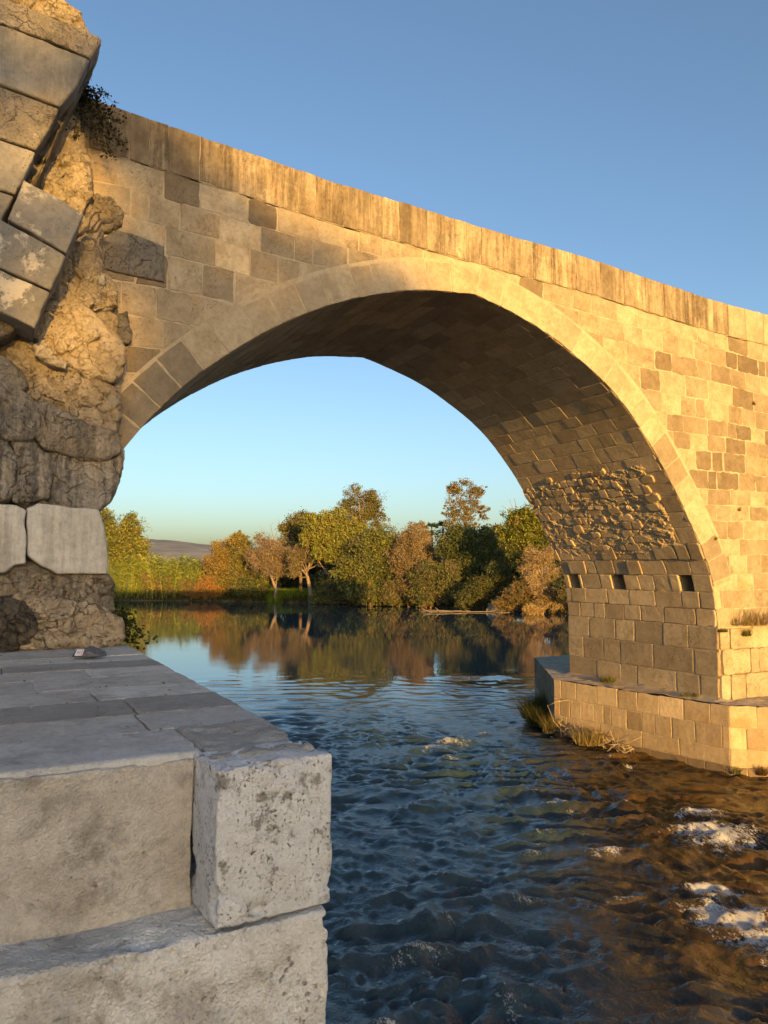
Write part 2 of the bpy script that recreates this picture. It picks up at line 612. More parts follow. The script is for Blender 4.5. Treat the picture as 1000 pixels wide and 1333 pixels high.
mb = MB()
zs = [ZF]
while zs[-1] < 11.4: zs.append(zs[-1] + random.uniform(.33, .46))
lay(mb, -20, 13, zs, (.42, .74), face_map, face_tone, ring_clip, gap=.006, hr=(.003, .010),
    warp=lambda p: (p[0], p[1] + tilt(p[1]) * (p[0] + 3.0) + .02 * math.sin(p[0] * 1.7 + p[1])), corner=.012, inset=.007)
# mortar backing, one strip from the arch up to the parapet foot
ss = np.concatenate([np.arange(-30, -12.98, .8), AC[:, 0], np.arange(.4, 14.1, .6)])
zb = np.concatenate([np.full(len(np.arange(-30, -12.98, .8)), -1.0), AC[:, 1], np.full(len(np.arange(.4, 14.1, .6)), -1.0)])
bv, bf = [], []
for s, z in zip(ss, zb):
    bv += [(s, 0, min(z, zpar(s))), (s, 0, zpar(s))]
for i in range(len(ss) - 1):
    bf.append((2 * i, 2 * i + 2, 2 * i + 3, 2 * i + 1))
mb.add(bv, bf, (.05, .5, .5, 0), 1)
mb.add([(0, 0, -1), (.4, 0, -1), (.4, 0, ZF), (0, 0, ZF)], [(0, 1, 2, 3)], (.05, .5, .5, 0), 1)
mb.build('spandrel_wall', [M['ashlar'], M['mortar']], bridge)

# far face, deck and cap
mb = MB()
n = len(ss)
bv = []
for s, z in zip(ss, zb): bv += [(s, WID, min(z, zpar(s))), (s, WID, ztop(s))]
mb.add(bv, [(2 * i, 2 * i + 1, 2 * i + 3, 2 * i + 2) for i in range(n - 1)], (.2, .5, .5, .2))
mb.build('far_wall', M['ashlar'], bridge)
mb = MB()
sd = np.arange(-30, 14.1, .5)
bv = []
for s in sd: bv += [(s, .42, zpar(s) - .1), (s, WID - .02, zpar(s) - .1)]
mb.add(bv, [(2 * i, 2 * i + 2, 2 * i + 3, 2 * i + 1) for i in range(len(sd) - 1)], (.3, .5, .5, 0))
mb.build('road_deck', M['ashlar'], bridge)

# parapet: upright slabs with black run-off
mb = MB()
s = -20.0
while s < 13:
    w = random.choice([random.uniform(.2, .34), random.uniform(.4, .62), random.uniform(.4, .62)])
    e = s + w
    j = lambda: random.uniform(-.006, .006)
    zt0, zt1 = ztop(s) + j(), ztop(e) + j()
    poly = [(s + .005, zpar(s) + .008 + j() * 2), (e - .005, zpar(e) + .008 + j() * 2), (e - .005, zt1), (s + .005, zt0)]
    far = s > .25
    r = random.random()
    tone = (random.uniform(0, .10) if r < .72 or far else random.uniform(.2, .5), random.uniform(.3, .8), random.uniform(.1, .9), .05 if far else random.uniform(.55, 1.0))
    if s < -10.5: tone = (random.uniform(.35, .75), tone[1], tone[2], random.choice([.5, 1.0]))
    slab(mb, poly, face_map, random.uniform(.010, .020), tone, 0, corner=.012, inset=.010, deep=.02)
    s = e
bv = []
for s in sd:
    z = ztop(s) - .012
    bv += [(s, 0, zpar(s) - .02), (s, 0, z), (s, .40, z), (s, .40, zpar(s) - .15)]
fs = []
for i in range(len(sd) - 1):
    for k in range(3):
        fs.append((4 * i + k, 4 * i + 4 + k, 4 * i + 5 + k, 4 * i + 1 + k))
mb.add(bv, fs, (.15, .5, .4, .2), 1)
mb.build('parapet', [M['ashlar'], M['mortar']], bridge)

# arch ring
mb = MB()
def ring_map(p, h):
    q, nn = arc(p[0])
    r = q - nn * p[1]
    return (r[0], -h, r[1])
a_end = float(np.interp(-.10, AC[KI:, 0], ALEN[KI:]))
a = float(ALEN[np.argmin(np.abs(AC[:KI, 1] - 4.0))])
while a < a_end:
    w = random.uniform(.36, .56)
    e = min(a + w, a_end)
    s, z = arc((a + e) / 2)[0]
    left = s < -10.6
    right = s > -1.6
    d = random.uniform(.55, .8) if left else (random.choice([.02, .05, .1, .4, .5]) if right else random.uniform(0, .22))
    if -9.9 < s < -7: d = random.uniform(.05, .22)
    th = RING + random.uniform(-.04, .05)
    g = .007 if not left else .014
    slab(mb, [(a + g, 0.0), (e - g, 0.0), (e - g, th), (a + g, th)], ring_map, random.uniform(.020, .030), (d, random.uniform(.25, .75), random.uniform(.1, .6), 0), 0,
         wob=.006, corner=.010, seg=.10, inset=.008, deep=.06)
    a = e
# mortar bed just behind the voussoirs
k0 = int(np.argmin(np.abs(AC[:KI, 1] - 4.0)))
k1 = KI + int(np.argmin(np.abs(AC[KI:, 0] + .10)))
bv = []
for k in range(k0, k1 + 1):
    q = AC[k]; nn = AN[k]
    o = q - nn * (RING + .05)
    bv += [(q[0] - nn[0] * .012, -.02, q[1] - nn[1] * .012), (o[0], -.02, o[1])]
mb.add(bv, [(2 * i, 2 * i + 2, 2 * i + 3, 2 * i + 1) for i in range(k1 - k0)], (.04, .5, .4, 0), 1)
mb.build('arch_ring', [M['voussoir'], M['mortar']], bridge)

# vault: courses run along the barrel
mb = MB()
def vault_map(p, h):           # p = (distance along barrel, arc length)
    q, nn = arc(p[1])
    return (q[0] + nn[0] * h, p[0], q[1] + nn[1] * h)
def arc_at_z(z): return float(np.interp(-z, -AC[KI:, 1], ALEN[KI:]))
A_ROUGH0, A_ROUGH1 = arc_at_z(6.25), arc_at_z(4.55)
A_HOLE0, A_HOLE1 = arc_at_z(3.895), arc_at_z(3.545)
A_PIER = arc_at_z(2.83)
A_FOOT = float(ALEN[-1])
def facet(p, freq, seed=0):
    q = np.asarray(p, float) * freq + seed * 7.31
    b = np.floor(q).astype(int)
    best = np.full(len(q), 1e9); val = np.zeros(len(q))
    for dx in (-1, 0, 1):
        for dy in (-1, 0, 1):
            for dz in (-1, 0, 1):
                c = b + np.array([dx, dy, dz])
                h = _perm[_perm[_perm[c[:, 0] & 255] + (c[:, 1] & 255)] + (c[:, 2] & 255)]
                pt = c + .5 + _g[h] * .45
                d = q - pt
                dd = np.sum(d * d, 1)
                m = dd < best
                v = np.sum(d * _g[(h * 7 + 3) & 255], 1) * .9 + (_perm[(h + 91) & 255] / 255.0 - .5) * .9
                best = np.where(m, dd, best); val = np.where(m, v, val)
    return val


holes = [(.475, .845), (2.43, 2.88), (3.99, 4.39)]
# (a) smooth ashlar vault
az = [float(ALEN[k0])]
while az[-1] < A_ROUGH1 - .1: az.append(az[-1] + random.uniform(.27, .40))
az[-1] = A_ROUGH1
vt = lambda x, y: (random.choice([.05, .1, .2, .3]), random.random(), random.uniform(.2, .8), 0)
lay(mb, 0.0, WID, az, (.5, .95), vault_map, vt, gap=.006, hr=(.0, .009), corner=.012, jit=.008)
# (b) rough broken zone
# (c) courses down to the beam holes
az = [A_ROUGH1, A_ROUGH1 + (A_HOLE0 - A_ROUGH1) * .5, A_HOLE0]
lay(mb, 0.0, WID, az, (.35, .7), vault_map, lambda x, y: (random.uniform(.1, .4), random.random(), .9, 0), gap=.012, hr=(.005, .05), corner=.03, jit=.02)
edges = [0.0] + [e for h_ in holes for e in h_] + [WID]
for i in range(0, len(edges), 2):
    lay(mb, edges[i], edges[i + 1], [A_HOLE0, A_HOLE1], (.4, .75), vault_map, lambda x, y: (random.uniform(.05, .35), random.random(), .8, 0), gap=.01, hr=(.02, .04), corner=.012)
az = [A_HOLE1, (A_HOLE1 + A_PIER) * .5, A_PIER]
lay(mb, 0.0, WID, az, (.45, .9), vault_map, lambda x, y: (random.uniform(.1, .4), random.random(), .9, 0), gap=.010, hr=(.032, .042), corner=.02)
# mortar bed behind, with the three holes left open
ya = sorted(set(edges))
seg_k = [k for k in range(len(AC))]
cut_a = sorted(set([float(ALEN[k]) for k in seg_k] + [A_HOLE0, A_HOLE1]))
for i in range(len(cut_a) - 1):
    a0, a1 = cut_a[i], cut_a[i + 1]
    mid = (a0 + a1) / 2
    rows = ya if A_HOLE0 < mid < A_HOLE1 else [0.0, WID]
    for r in range(len(rows) - 1):
        y0, y1 = rows[r], rows[r + 1]
        if A_HOLE0 < mid < A_HOLE1 and any(abs(y0 - h_[0]) < 1e-6 for h_ in holes): continue
        mb.add([vault_map((y0, a0), 0), vault_map((y1, a0), 0), vault_map((y1, a1), 0), vault_map((y0, a1), 0)], [(0, 1, 2, 3)], (.1, .5, .8, 0), 1)
mb.build('vault', [M['vault'], M['mortar']], bridge)
# broken stones standing out of the band
mb = MB()
az = [A_ROUGH0 + .05]
while az[-1] < A_ROUGH1 + .1: az.append(az[-1] + random.uniform(.13, .23))
def torn(poly):
    cx = sum(p[0] for p in poly) / len(poly); ca = sum(p[1] for p in poly) / len(poly)
    n_ = fbm(np.array([[cx * .9, ca * .9, 4.4]]), 3)[0]
    e = min(ca - (A_ROUGH0 + .15), (A_ROUGH1 + .2) - ca, (cx - .55) * .8) + .45 * n_
    if e < 0 or random.random() < .14: return []
    return poly
lay(mb, .25, WID, az, (.15, .44), vault_map, lambda x, y: (random.uniform(.0, .35), random.random(), 1.0, 0), torn, gap=.010, hr=(.004, .065), corner=.030, jit=.026, inset=.022, wob=.013, seg=.07, deep=.06)
mb.build('broken_vault_stones', [M['vault'], M['mortar']], bridge)
# the broken band: a torn rubble surface in relief
nt_, na_ = 330, 150
gt, ga = np.meshgrid(np.linspace(.35, WID, nt_), np.linspace(A_ROUGH0 - .10, A_ROUGH1 + .45, na_), indexing='ij')
gt, ga = gt.ravel(), ga.ravel()
bp_ = np.array([np.concatenate(arc(x)) for x in np.linspace(A_ROUGH0 - .10, A_ROUGH1 + .45, na_)])
bp_ = np.tile(bp_, (nt_, 1))
q3 = np.stack([gt * .62, ga * 1.25, gt * 0], 1)
wq = q3 + np.stack([fbm(q3 * 2.5, 3), fbm(q3 * 2.5 + 9, 3), gt * 0], 1) * .10
rel = .024 * facet(wq, 5.2, 3) + .020 * facet(wq, 11.5, 5) + .014 * fbm(q3 * 4.0, 6, 2.1, .6) + .012
edge_f = sstep(0, .14, ga - (A_ROUGH0 + .12) + .28 * fbm(q3 * 1.4 + 5, 4)) * sstep(0, .14, (A_ROUGH1 + .25) - ga + .32 * fbm(q3 * 1.4 + 8, 4)) * sstep(.40, .56, gt + .30 * fbm(q3 * 1.6 + 15, 4))
hh = rel * edge_f + .014 * edge_f - .05 * (1 - edge_f)
V = np.stack([bp_[:, 0] + bp_[:, 2] * hh, gt, bp_[:, 1] + bp_[:, 3] * hh], 1)
ii = np.arange(nt_ * na_).reshape(nt_, na_)
F = np.stack([ii[:-1, :-1].ravel(), ii[:-1, 1:].ravel(), ii[1:, 1:].ravel(), ii[1:, :-1].ravel()], 1)
cellr = facet(wq, 4.2, 3)[ii[:-1, :-1].ravel()]
tn = np.stack([np.clip(.12 + .25 * cellr, 0, .6), np.clip(.5 + .5 * cellr, 0, 1), np.full(len(F), .9), np.zeros(len(F))], 1)
link_mesh('broken_vault_band', np_mesh('broken_vault_band', V, F, tn, None, False), M['vault'], bridge)
for (y0, y1) in holes:
    m2 = MB()
    zt, zb_ = 3.895, 3.545
    X = 0.55
    xa = float(np.interp(-3.9, -AC[KI:, 1], AC[KI:, 0])); xb = float(np.interp(-3.545, -AC[KI:, 1], AC[KI:, 0]))
    m2.add([(xa, y0, zt), (xa, y1, zt), (xb, y1, zb_), (xb, y0, zb_), (X, y0, zt), (X, y1, zt), (X, y1, zb_), (X, y0, zb_)],
           [(4, 5, 6, 7), (0, 1, 5, 4), (1, 2, 6, 5), (2, 3, 7, 6), (3, 0, 4, 7)], (.35, random.random(), .5, 0))
    m2.build('beam_hole', M['vault'], bridge)

# pier: the large pitted courses below the vault
mb = MB()
zs = [ZF - .02, 1.80, 2.33, 2.83]
pm = lambda p, h: (-h, p[0], p[1])
lay(mb, 0.0, WID, zs, (.5, 1.15), pm, lambda x, y: (random.uniform(.05, .45), random.random(), 1.0, 0), gap=.012, hr=(.036, .048), corner=.025, jit=.012, inset=.016)
mb.add([(-.022, 0, ZF - .05), (-.022, WID, ZF - .05), (-.022, WID, 2.83), (-.022, 0, 2.83)], [(0, 1, 2, 3)], (.1, .5, 1, 0), 1)
mb.add([(-.022, 0, 2.83), (-.022, WID, 2.83), (.1, WID, 2.83), (.1, 0, 2.83)], [(0, 1, 2, 3)], (.1, .5, 1, 0), 1)
# far side of the pier, set back, in the shade
lay(mb, .0, 5.0, [ZF, 1.8, 2.33, 2.83, 3.4, 4.0], (.5, .9), lambda p, h: (p[0], WID + h, p[1]), lambda x, y: (.4, random.random(), 1, 0), gap=.012, hr=(.02, .05))
mb.build('pier', [M['pierstone'], M['mortar']], bridge)
# lower lit buttress courses with a broken ledge
mb = MB()
zs = [ZF - .02, 1.85, 2.36, 2.80]
lay(mb, .0, 5.0, zs, (.5, 1.0), lambda p, h: (p[0], -h, p[1]), lambda x, y: (random.uniform(.05, .3), random.random(), .9, 0), gap=.012, hr=(.05, .075), corner=.03)
mb.build('buttress_course', [M['pierstone']], bridge)


# ---- relief stones: closed, star-shaped, noise-worn
def stone(name, poly, y, thick, mat, parent, tone, bev=.05, bulge=.0, amp=.02, freq=3.0, N=150, Mr=44, seed=0, sharp=False, ridge=0.0, fac=0.0, ff=4.0, slope=None):
    P = np.array(poly, dtype=float)
    k = len(P)
    seg = np.linalg.norm(np.roll(P, -1, 0) - P, axis=1)
    cum = np.concatenate([[0], np.cumsum(seg)])
    tot = cum[-1]
    tt = np.linspace(0, tot, N, endpoint=False)
    Pc = np.vstack([P, P[:1]])
    B = np.stack([np.interp(tt, cum, Pc[:, 0]), np.interp(tt, cum, Pc[:, 1])], 1)
    if not sharp:
        for _ in range(3): B = .25 * np.roll(B, 1, 0) + .5 * B + .25 * np.roll(B, -1, 0)
    c = B.mean(0)
    size = np.sqrt(area([tuple(p) for p in B]))
    rows = []
    rad = np.linalg.norm(B - c, axis=1)
    for i in range(Mr + 1):
        rho = (i + .02) / (Mr + .02)
        d_edge = (1 - rho) * rad
        q = c + rho * (B - c)
        e = np.clip(1 - d_edge / max(bev, 1e-6), 0, 1)
        out = -bev * (1 - np.sqrt(np.clip(1 - e * e, 0, 1))) - bulge * rho ** 2.5
        rows.append(np.stack([q[:, 0], y - out, q[:, 1]], 1))
    ns = max(4, int(thick / .05))
    yb = rows[-1][:, 1]
    for i in range(1, ns + 1):
        w = i / ns
        q = B.copy()
        rows.append(np.stack([q[:, 0], yb * (1 - w) + (y + thick) * w, q[:, 1]], 1))
    V = np.concatenate(rows)
    if slope:                                          # lean the stone back as it rises / along x
        V[:, 1] += (V[:, 2] - c[1]) * slope[0] + (V[:, 0] - c[0]) * slope[1]
    s0 = np.array([seed * 3.7, seed * 1.3, seed * 2.1])
    n = np.stack([fbm(V * freq + s0 + 31 * a_, 6, 2.15, .60) for a_ in range(3)], 1)
    V = V + n * amp
    if fac:
        fv = facet(V + n * .05, ff, seed % 17) + .45 * facet(V + n * .04, ff * 2.3, seed % 13 + 2)
        V[:, 1] -= fv * fac * np.clip(.25 + np.linspace(1, 0, len(V)) * 0 + 1, 0, 1)
        V[:, 0] += (V[:, 0] - c[0]) / (size + .01) * fv * fac * .7
        V[:, 2] += (V[:, 2] - c[1]) / (size + .01) * fv * fac * .7
    if ridge:
        rg = ridged(V * freq * .8 + s0, 3)
        V[:, 1] += np.clip(rg - .9, 0, None) * ridge
    f = []
    nr = len(rows)
    idx = np.arange(N)
    i2 = (idx + 1) % N
    fs = []
    for r in range(nr - 1):
        fs.append(np.stack([r * N + idx, r * N + i2, (r + 1) * N + i2, (r + 1) * N + idx], 1))
    F = np.concatenate(fs)
    me = np_mesh(name, V, F[:, ::-1].copy(), np.array(tone, dtype=np.float32), None, True)
    return link_mesh(name, me, mat, parent)


def PX(pts, y): return [on_y(px, py, y) for px, py in pts]


# footing of the right pier
F0 = np.array([-.306, -.447]); F1 = np.array([-1.0, 4.0]); F2 = np.array([1.6, 8.05]); Fp = np.array([2.2, -2.45])
plan = [F0, F1, F2, np.array([4.3, 8.05]), np.array([5.4, 4.0]), np.array([4.7, -.447]), Fp]
mb = MB()
for i in range(len(plan)):
    a, b = plan[i], plan[(i + 1) % len(plan)]
    L = np.linalg.norm(b - a)
    d = (b - a) / L
    nrm = np.array([-d[1], d[0]])
    c = np.mean(plan, 0)
    if nrm @ ((a + b) / 2 - c) < 0: nrm = -nrm
    mp = lambda p, h, a=a, d=d, nrm=nrm: (a[0] + d[0] * p[0] + nrm[0] * h, a[1] + d[1] * p[0] + nrm[1] * h, p[1])
    dark_end = i == 1  # the upstream end wall gets a darker stone tone
    ft = lambda x, z, dark_end=dark_end: (random.uniform(.8, 1.0) if dark_end else random.choice([.02, .08, .15, .35]), random.random(), .4, .0 if z > .7 else .25)
    lay(mb, 0.0, L, [.48, .90, ZF - .015], (.34, .64), mp, ft, gap=.006, hr=(.008, .014), corner=.012)
    lay(mb, 0.0, L, [-.8, .15, .48], (.6, 1.2), mp, lambda x, z: (.12 if z > .1 else 1.0, .4 + random.random() * .2, .6, .3), gap=.004, hr=(.014, .019), corner=.01)
    mb.add([mp((0, -1), 0), mp((L, -1), 0), mp((L, ZF - .03), 0), mp((0, ZF - .03), 0)], [(0, 1, 2, 3)], (.1, .5, .5, .2), 1)
mb.build('footing', [M['footing'], M['mortar']], bridge)
# rough top of the footing: a worn sheet, domed rubble against the pier
gx, gy = np.meshgrid(np.linspace(-1.3, 5.5, 150), np.linspace(-2.5, 8.1, 210), indexing='ij')
pts = np.stack([gx.ravel(), gy.ravel()], 1)
inside = np.full(len(pts), 1e9)
cc = np.mean(plan, 0)
for i in range(len(plan)):
    a, b = plan[i], plan[(i + 1) % len(plan)]
    d = (b - a) / np.linalg.norm(b - a); nr = np.array([-d[1], d[0]])
    if nr @ (cc - a) < 0: nr = -nr
    inside = np.minimum(inside, (pts - a) @ nr)
    # pull outside points onto the edge line
    out = (pts - a) @ nr
    m_ = out < -.0
    pts[m_] -= np.outer(out[m_], nr)
z = ZF - .01 + .022 * fbm(np.column_stack([pts * 3, np.zeros(len(pts))]), 4) + .05 * np.clip(fbm(np.column_stack([pts * 2.2, np.ones(len(pts))]), 3), 0, 1)
z += .07 * np.exp(-np.abs(np.abs(pts[:, 0]) - .02) * 6) * (pts[:, 1] > -.1) * (pts[:, 1] < 4.6)
V = np.column_stack([pts, z])
ii = np.arange(150 * 210).reshape(150, 210)
F = np.stack([ii[:-1, :-1].ravel(), ii[1:, :-1].ravel(), ii[1:, 1:].ravel(), ii[:-1, 1:].ravel()], 1)
link_mesh('footing_top', np_mesh('footing_top', V, F, np.array((.12, .5, .8, 0)), None, True), M['ledge'], bridge)


# ------------------------------------------------------------------ ruined Roman pier on the near left
ruin = empty('ruined_pier', (-13.0, -.4, 3.0), 'broken stump of an ancient stone pier with eroded blocks below the arch springing', 'ruin')
RU = M['ruin']; RC = M['ruincore']; MA = M['marble']; GS = M['greyslab']


def rs(pts, y, thick, mat, tone, name='stone_block', parent=None, **kw):
    rs.k += 1
    if not kw.get('sharp') and name == 'stone_block':
        c0 = np.mean(pts, 0)
        pts = [tuple(c0 + (np.array(p) - c0) * 1.06 * (1 - .0 * k)) for k, p in enumerate(pts)]
        pts = [(min(p[0], 161) if p[1] > 480 else p[0], p[1]) for p in pts]
    return stone(name, PX(pts, y), y, thick, mat, parent or ruin, tone, seed=rs.k, **kw)


rs.k = 0
# rubble core behind everything
rs([(-60, 150), (60, 120), (104, 150), (118, 210), (120, 262), (138, 300), (132, 345), (152, 400), (160, 470), (157, 560), (152, 600), (140, 640), (122, 665), (122, 700), (128, 780),
    (110, 845), (-60, 850)], -.20, 1.7, RC, (.3, .5, 1, .0), name='rubble_core', bev=.12, amp=.07, freq=2.2, N=170, Mr=60, ridge=.05, fac=.06, ff=4.2)
# pale rubble column beside the dark facing block
rs([(40, 235), (62, 190), (84, 150), (103, 152), (112, 188), (118, 212), (119, 240), (110, 268), (104, 285), (70, 270)], -.36, .5, RC, (.0, .55, 1, .0), bev=.10, amp=.045, freq=3.4, Mr=34, N=120, ridge=.05, fac=.06, ff=4.2)
rs([(110, 254), (128, 253), (150, 260), (160, 272), (158, 292), (140, 300), (120, 297), (106, 285)], -.10, .4, RC, (.5, .3, 1, 0), bev=.06, amp=.03, freq=4, Mr=24, fac=.06, ff=4.2)
rs([(150, 298), (172, 303), (214, 320), (214, 367), (180, 360), (152, 354), (122, 345), (124, 316)], -.05, .3, RU, (.62, .2, 1, 0), bev=.03, amp=.014, freq=4.5, sharp=True)
rs([(84, 322), (100, 305), (126, 318), (136, 345), (150, 366), (152, 396), (132, 398), (108, 402), (86, 398), (64, 388)], -.38, .5, RC, (.02, .65, 1, 0), bev=.09, amp=.05, freq=3.2, Mr=34, N=120, ridge=.07, fac=.06, ff=4.2)
rs([(112, 340), (130, 345), (146, 372), (150, 400), (136, 404), (122, 385)], -.30, .4, RU, (.05, .9, 1, 0), bev=.07, amp=.03, freq=5, Mr=24, fac=.042, ff=3.0)
rs([(150, 408), (166, 405), (172, 432), (168, 446), (156, 448), (140, 432), (135, 414)], -.13, .3, RU, (.8, .3, 1, 0), bev=.05, amp=.02, freq=4, fac=.042, ff=3.0)
rs([(62, 392), (78, 386), (108, 398), (132, 412), (152, 432), (161, 452), (162, 474), (150, 491), (120, 490), (88, 476), (66, 462), (50, 444), (47, 420)], -.52, .7, RC, (.0, .75, .6, 0), bev=.08, bulge=.04, amp=.045, freq=2.6, N=130, Mr=40, ridge=.05, fac=.06, ff=4.2)
# long sloping band of rock
rs([(-40, 412), (10, 420), (46, 440), (78, 468), (112, 486), (150, 502), (163, 532), (160, 562), (140, 562), (112, 553), (80, 530), (44, 523), (10, 500), (-40, 468)], -.42, .7, RC, (.08, .45, 1, 0), bev=.10, amp=.06, freq=2.3, N=190, Mr=56, ridge=.07, fac=.06, ff=4.2)
rs([(44, 450), (56, 444), (72, 462), (90, 472), (86, 480), (64, 472), (48, 462)], -.60, .4, RU, (.02, .6, 1, 0), bev=.06, amp=.03, freq=6, Mr=20, fac=.042, ff=3.0)
rs([(-40, 455), (4, 462), (26, 478), (36, 500), (24, 512), (-4, 500), (-40, 496)], -.62, .5, RU, (.35, .3, 1, 0), bev=.10, amp=.045, freq=3.4, Mr=26, fac=.042, ff=3.0)
# eroded dark courses
rs([(-40, 492), (0, 494), (24, 505), (42, 520), (53, 545), (51, 566), (36, 572), (8, 570), (-40, 566)], -.66, .8, RU, (.22, .3, .8, .9), bev=.06, bulge=.02, amp=.03, freq=2.6, N=160, Mr=48, fac=.042, ff=3.0)
rs([(44, 524), (70, 526), (96, 540), (120, 553), (152, 560), (156, 585), (140, 598), (114, 597), (82, 589), (56, 580), (48, 566), (53, 546)], -.62, .7, RU, (.26, .3, .8, .8), bev=.055, bulge=.02, amp=.028, freq=2.8, N=160, Mr=48, fac=.042, ff=3.0)
rs([(-40, 560), (0, 562), (11, 573), (22, 597), (21, 636), (12, 650), (-40, 650)], -.60, .8, RU, (.14, .6, .7, .9), bev=.09, amp=.025, freq=2.6, N=160, Mr=48, fac=.042, ff=3.0)
rs([(14, 573), (47, 574), (64, 592), (68, 620), (64, 649), (40, 652), (17, 650), (22, 622), (22, 598)], -.56, .7, RU, (.20, .4, .6, 1.0), bev=.08, amp=.022, freq=2.8, N=160, Mr=48, fac=.042, ff=3.0)
rs([(60, 586), (84, 590), (112, 599), (142, 600), (159, 590), (158, 612), (152, 634), (142, 652), (127, 665), (100, 662), (66, 657), (68, 622)], -.50, .9, RU, (.16, .45, .6, 1.0), bev=.07, amp=.022, freq=2.6, N=160, Mr=48, fac=.042, ff=3.0)
rs([(136, 596), (150, 585), (159, 588), (158, 612), (151, 634), (139, 655), (128, 664), (126, 650), (140, 630)], -.36, .8, RU, (.1, .6, 1, .0), bev=.07, amp=.03, freq=4, Mr=22, fac=.042, ff=3.0)
rs([(18, 646), (40, 648), (62, 652), (60, 664), (40, 672), (24, 664)], -.40, .4, RC, (.6, .2, 1, 0), bev=.06, amp=.03, freq=5, Mr=18, fac=.06, ff=4.2)  # filler stone in the gap, toned dark to paint the recess's shadow
# pale repaired blocks
rs([(-40, 655), (10, 656), (22, 659), (34, 664), (34, 733), (20, 736), (6, 746), (-40, 748)], -.56, .8, MA, (.06, .5, .6, .55), bev=.035, amp=.022, freq=3.4, N=110, Mr=30, sharp=True)
rs([(35, 662), (50, 655), (96, 660), (128, 663), (136, 684), (141, 708), (141, 728), (140, 747), (76, 747), (64, 741), (52, 736), (36, 724)], -.545, .9, MA, (.04, .45, .6, .5), bev=.03, amp=.020, freq=3.4, N=130, Mr=34, sharp=True)
rs([(-40, 742), (10, 738), (36, 730), (54, 738), (72, 748), (60, 756), (-40, 758)], -.42, .5, RC, (.55, .3, 1, .2), bev=.05, amp=.03, freq=4, Mr=22, fac=.06, ff=4.2)
rs([(-40, 748), (40, 748), (90, 748), (139, 749), (145, 764), (145, 795), (100, 792), (60, 790), (-40, 792)], -.46, .8, RC, (.10, .6, .8, .75), bev=.05, amp=.03, freq=2.4, N=160, Mr=48, ridge=.03, fac=.06, ff=4.2)
# sooty boulder-like base
rock = empty('base_rock', (-12.6, -.5, 3.0), 'low rough brown rock with black soot at the foot of the ruined pier', 'rock')
soot = stone_mat('sooty_rock', (.47, .38, .27), (.36, .28, .19), (.03, .027, .025), bump=.035, bump_fine=.009, hue=.2, base_dark=.4, pit_scale=30., pit=(.5, .64), pit_amt=.4, cracks=(2.4, .03, .6), spots=(17., .08, .30, 2.0, (.06, .045, .035), .85))
rs([(4, 790), (22, 774), (56, 779), (90, 780), (118, 781), (142, 795), (165, 811), (167, 828), (160, 838), (136, 846), (73, 848), (30, 850), (4, 850)], -.62, .9, soot, (.06, .6, 1, 0), parent=rock, name='rock_body', fac=.05, ff=4.0, bev=.10, bulge=.04, amp=.06, freq=2.3, N=190, Mr=56, ridge=.05)
rs([(-60, 786), (0, 776), (22, 776), (46, 790), (54, 812), (44, 836), (20, 852), (-60, 856)], -.68, .7, soot, (.85, .3, 1, 0), parent=rock, name='sooty_lobe', fac=.05, ff=4.0, bev=.14, bulge=.04, amp=.06, freq=2.4, N=120, Mr=36)

# ------------------------------------------------------------------ leaning masonry mass, upper left
lean = empty('leaning_masonry', (-13.4, -1.0, 6.2), 'big tilted mass of grey ashlar blocks leaning out at the upper left against the sky', 'ruin')
lk = dict(parent=lean, sharp=True, N=130, Mr=32)
YL = -1.05
rs([(-60, -60), (70, -50), (90, 2), (103, 12), (112, 24), (122, 44), (96, 40), (46, 14), (10, -2), (-60, -14)], YL + .08, .9, RC, (.05, .4, 1, 0), name='rubble_cap', parent=lean, bev=.12, amp=.055, freq=3.0, N=130, Mr=36, ridge=.06, fac=.06, ff=4.2)
rs([(-60, -18), (0, -6), (46, 12), (92, 32), (133, 50), (131, 57), (117, 75), (52, 48), (0, 29), (-60, 8)], YL, .55, RU, (.35, .5, 1, .2), bev=.03, amp=.022, freq=3, **lk)
rs([(-60, 10), (0, 31.5), (52, 50.5), (116, 77.5), (101, 110), (78, 138), (0, 109), (-60, 88)], YL, .55, GS, (.05, .4, .2, .35), bev=.022, amp=.018, freq=3.2, **lk)
rs([(-60, 91), (0, 112), (77, 141), (62, 172), (46, 195), (0, 179), (-60, 160)], YL + .02, .55, RU, (.55, .35, 1, .0), bev=.022, amp=.014, freq=3, **lk)
rs([(-60, 163), (0, 182), (46, 197.5), (29, 234), (19, 252), (0, 246), (-60, 230)], YL, .55, GS, (.0, .75, .3, .0), bev=.024, amp=.018, freq=3.2, **lk)
rs([(-60, 233), (0, 249), (17.5, 255), (2, 290), (-60, 275)], YL + .01, .55, GS, (.25, .4, .3, .0), bev=.024, amp=.018, freq=3.2, **lk)
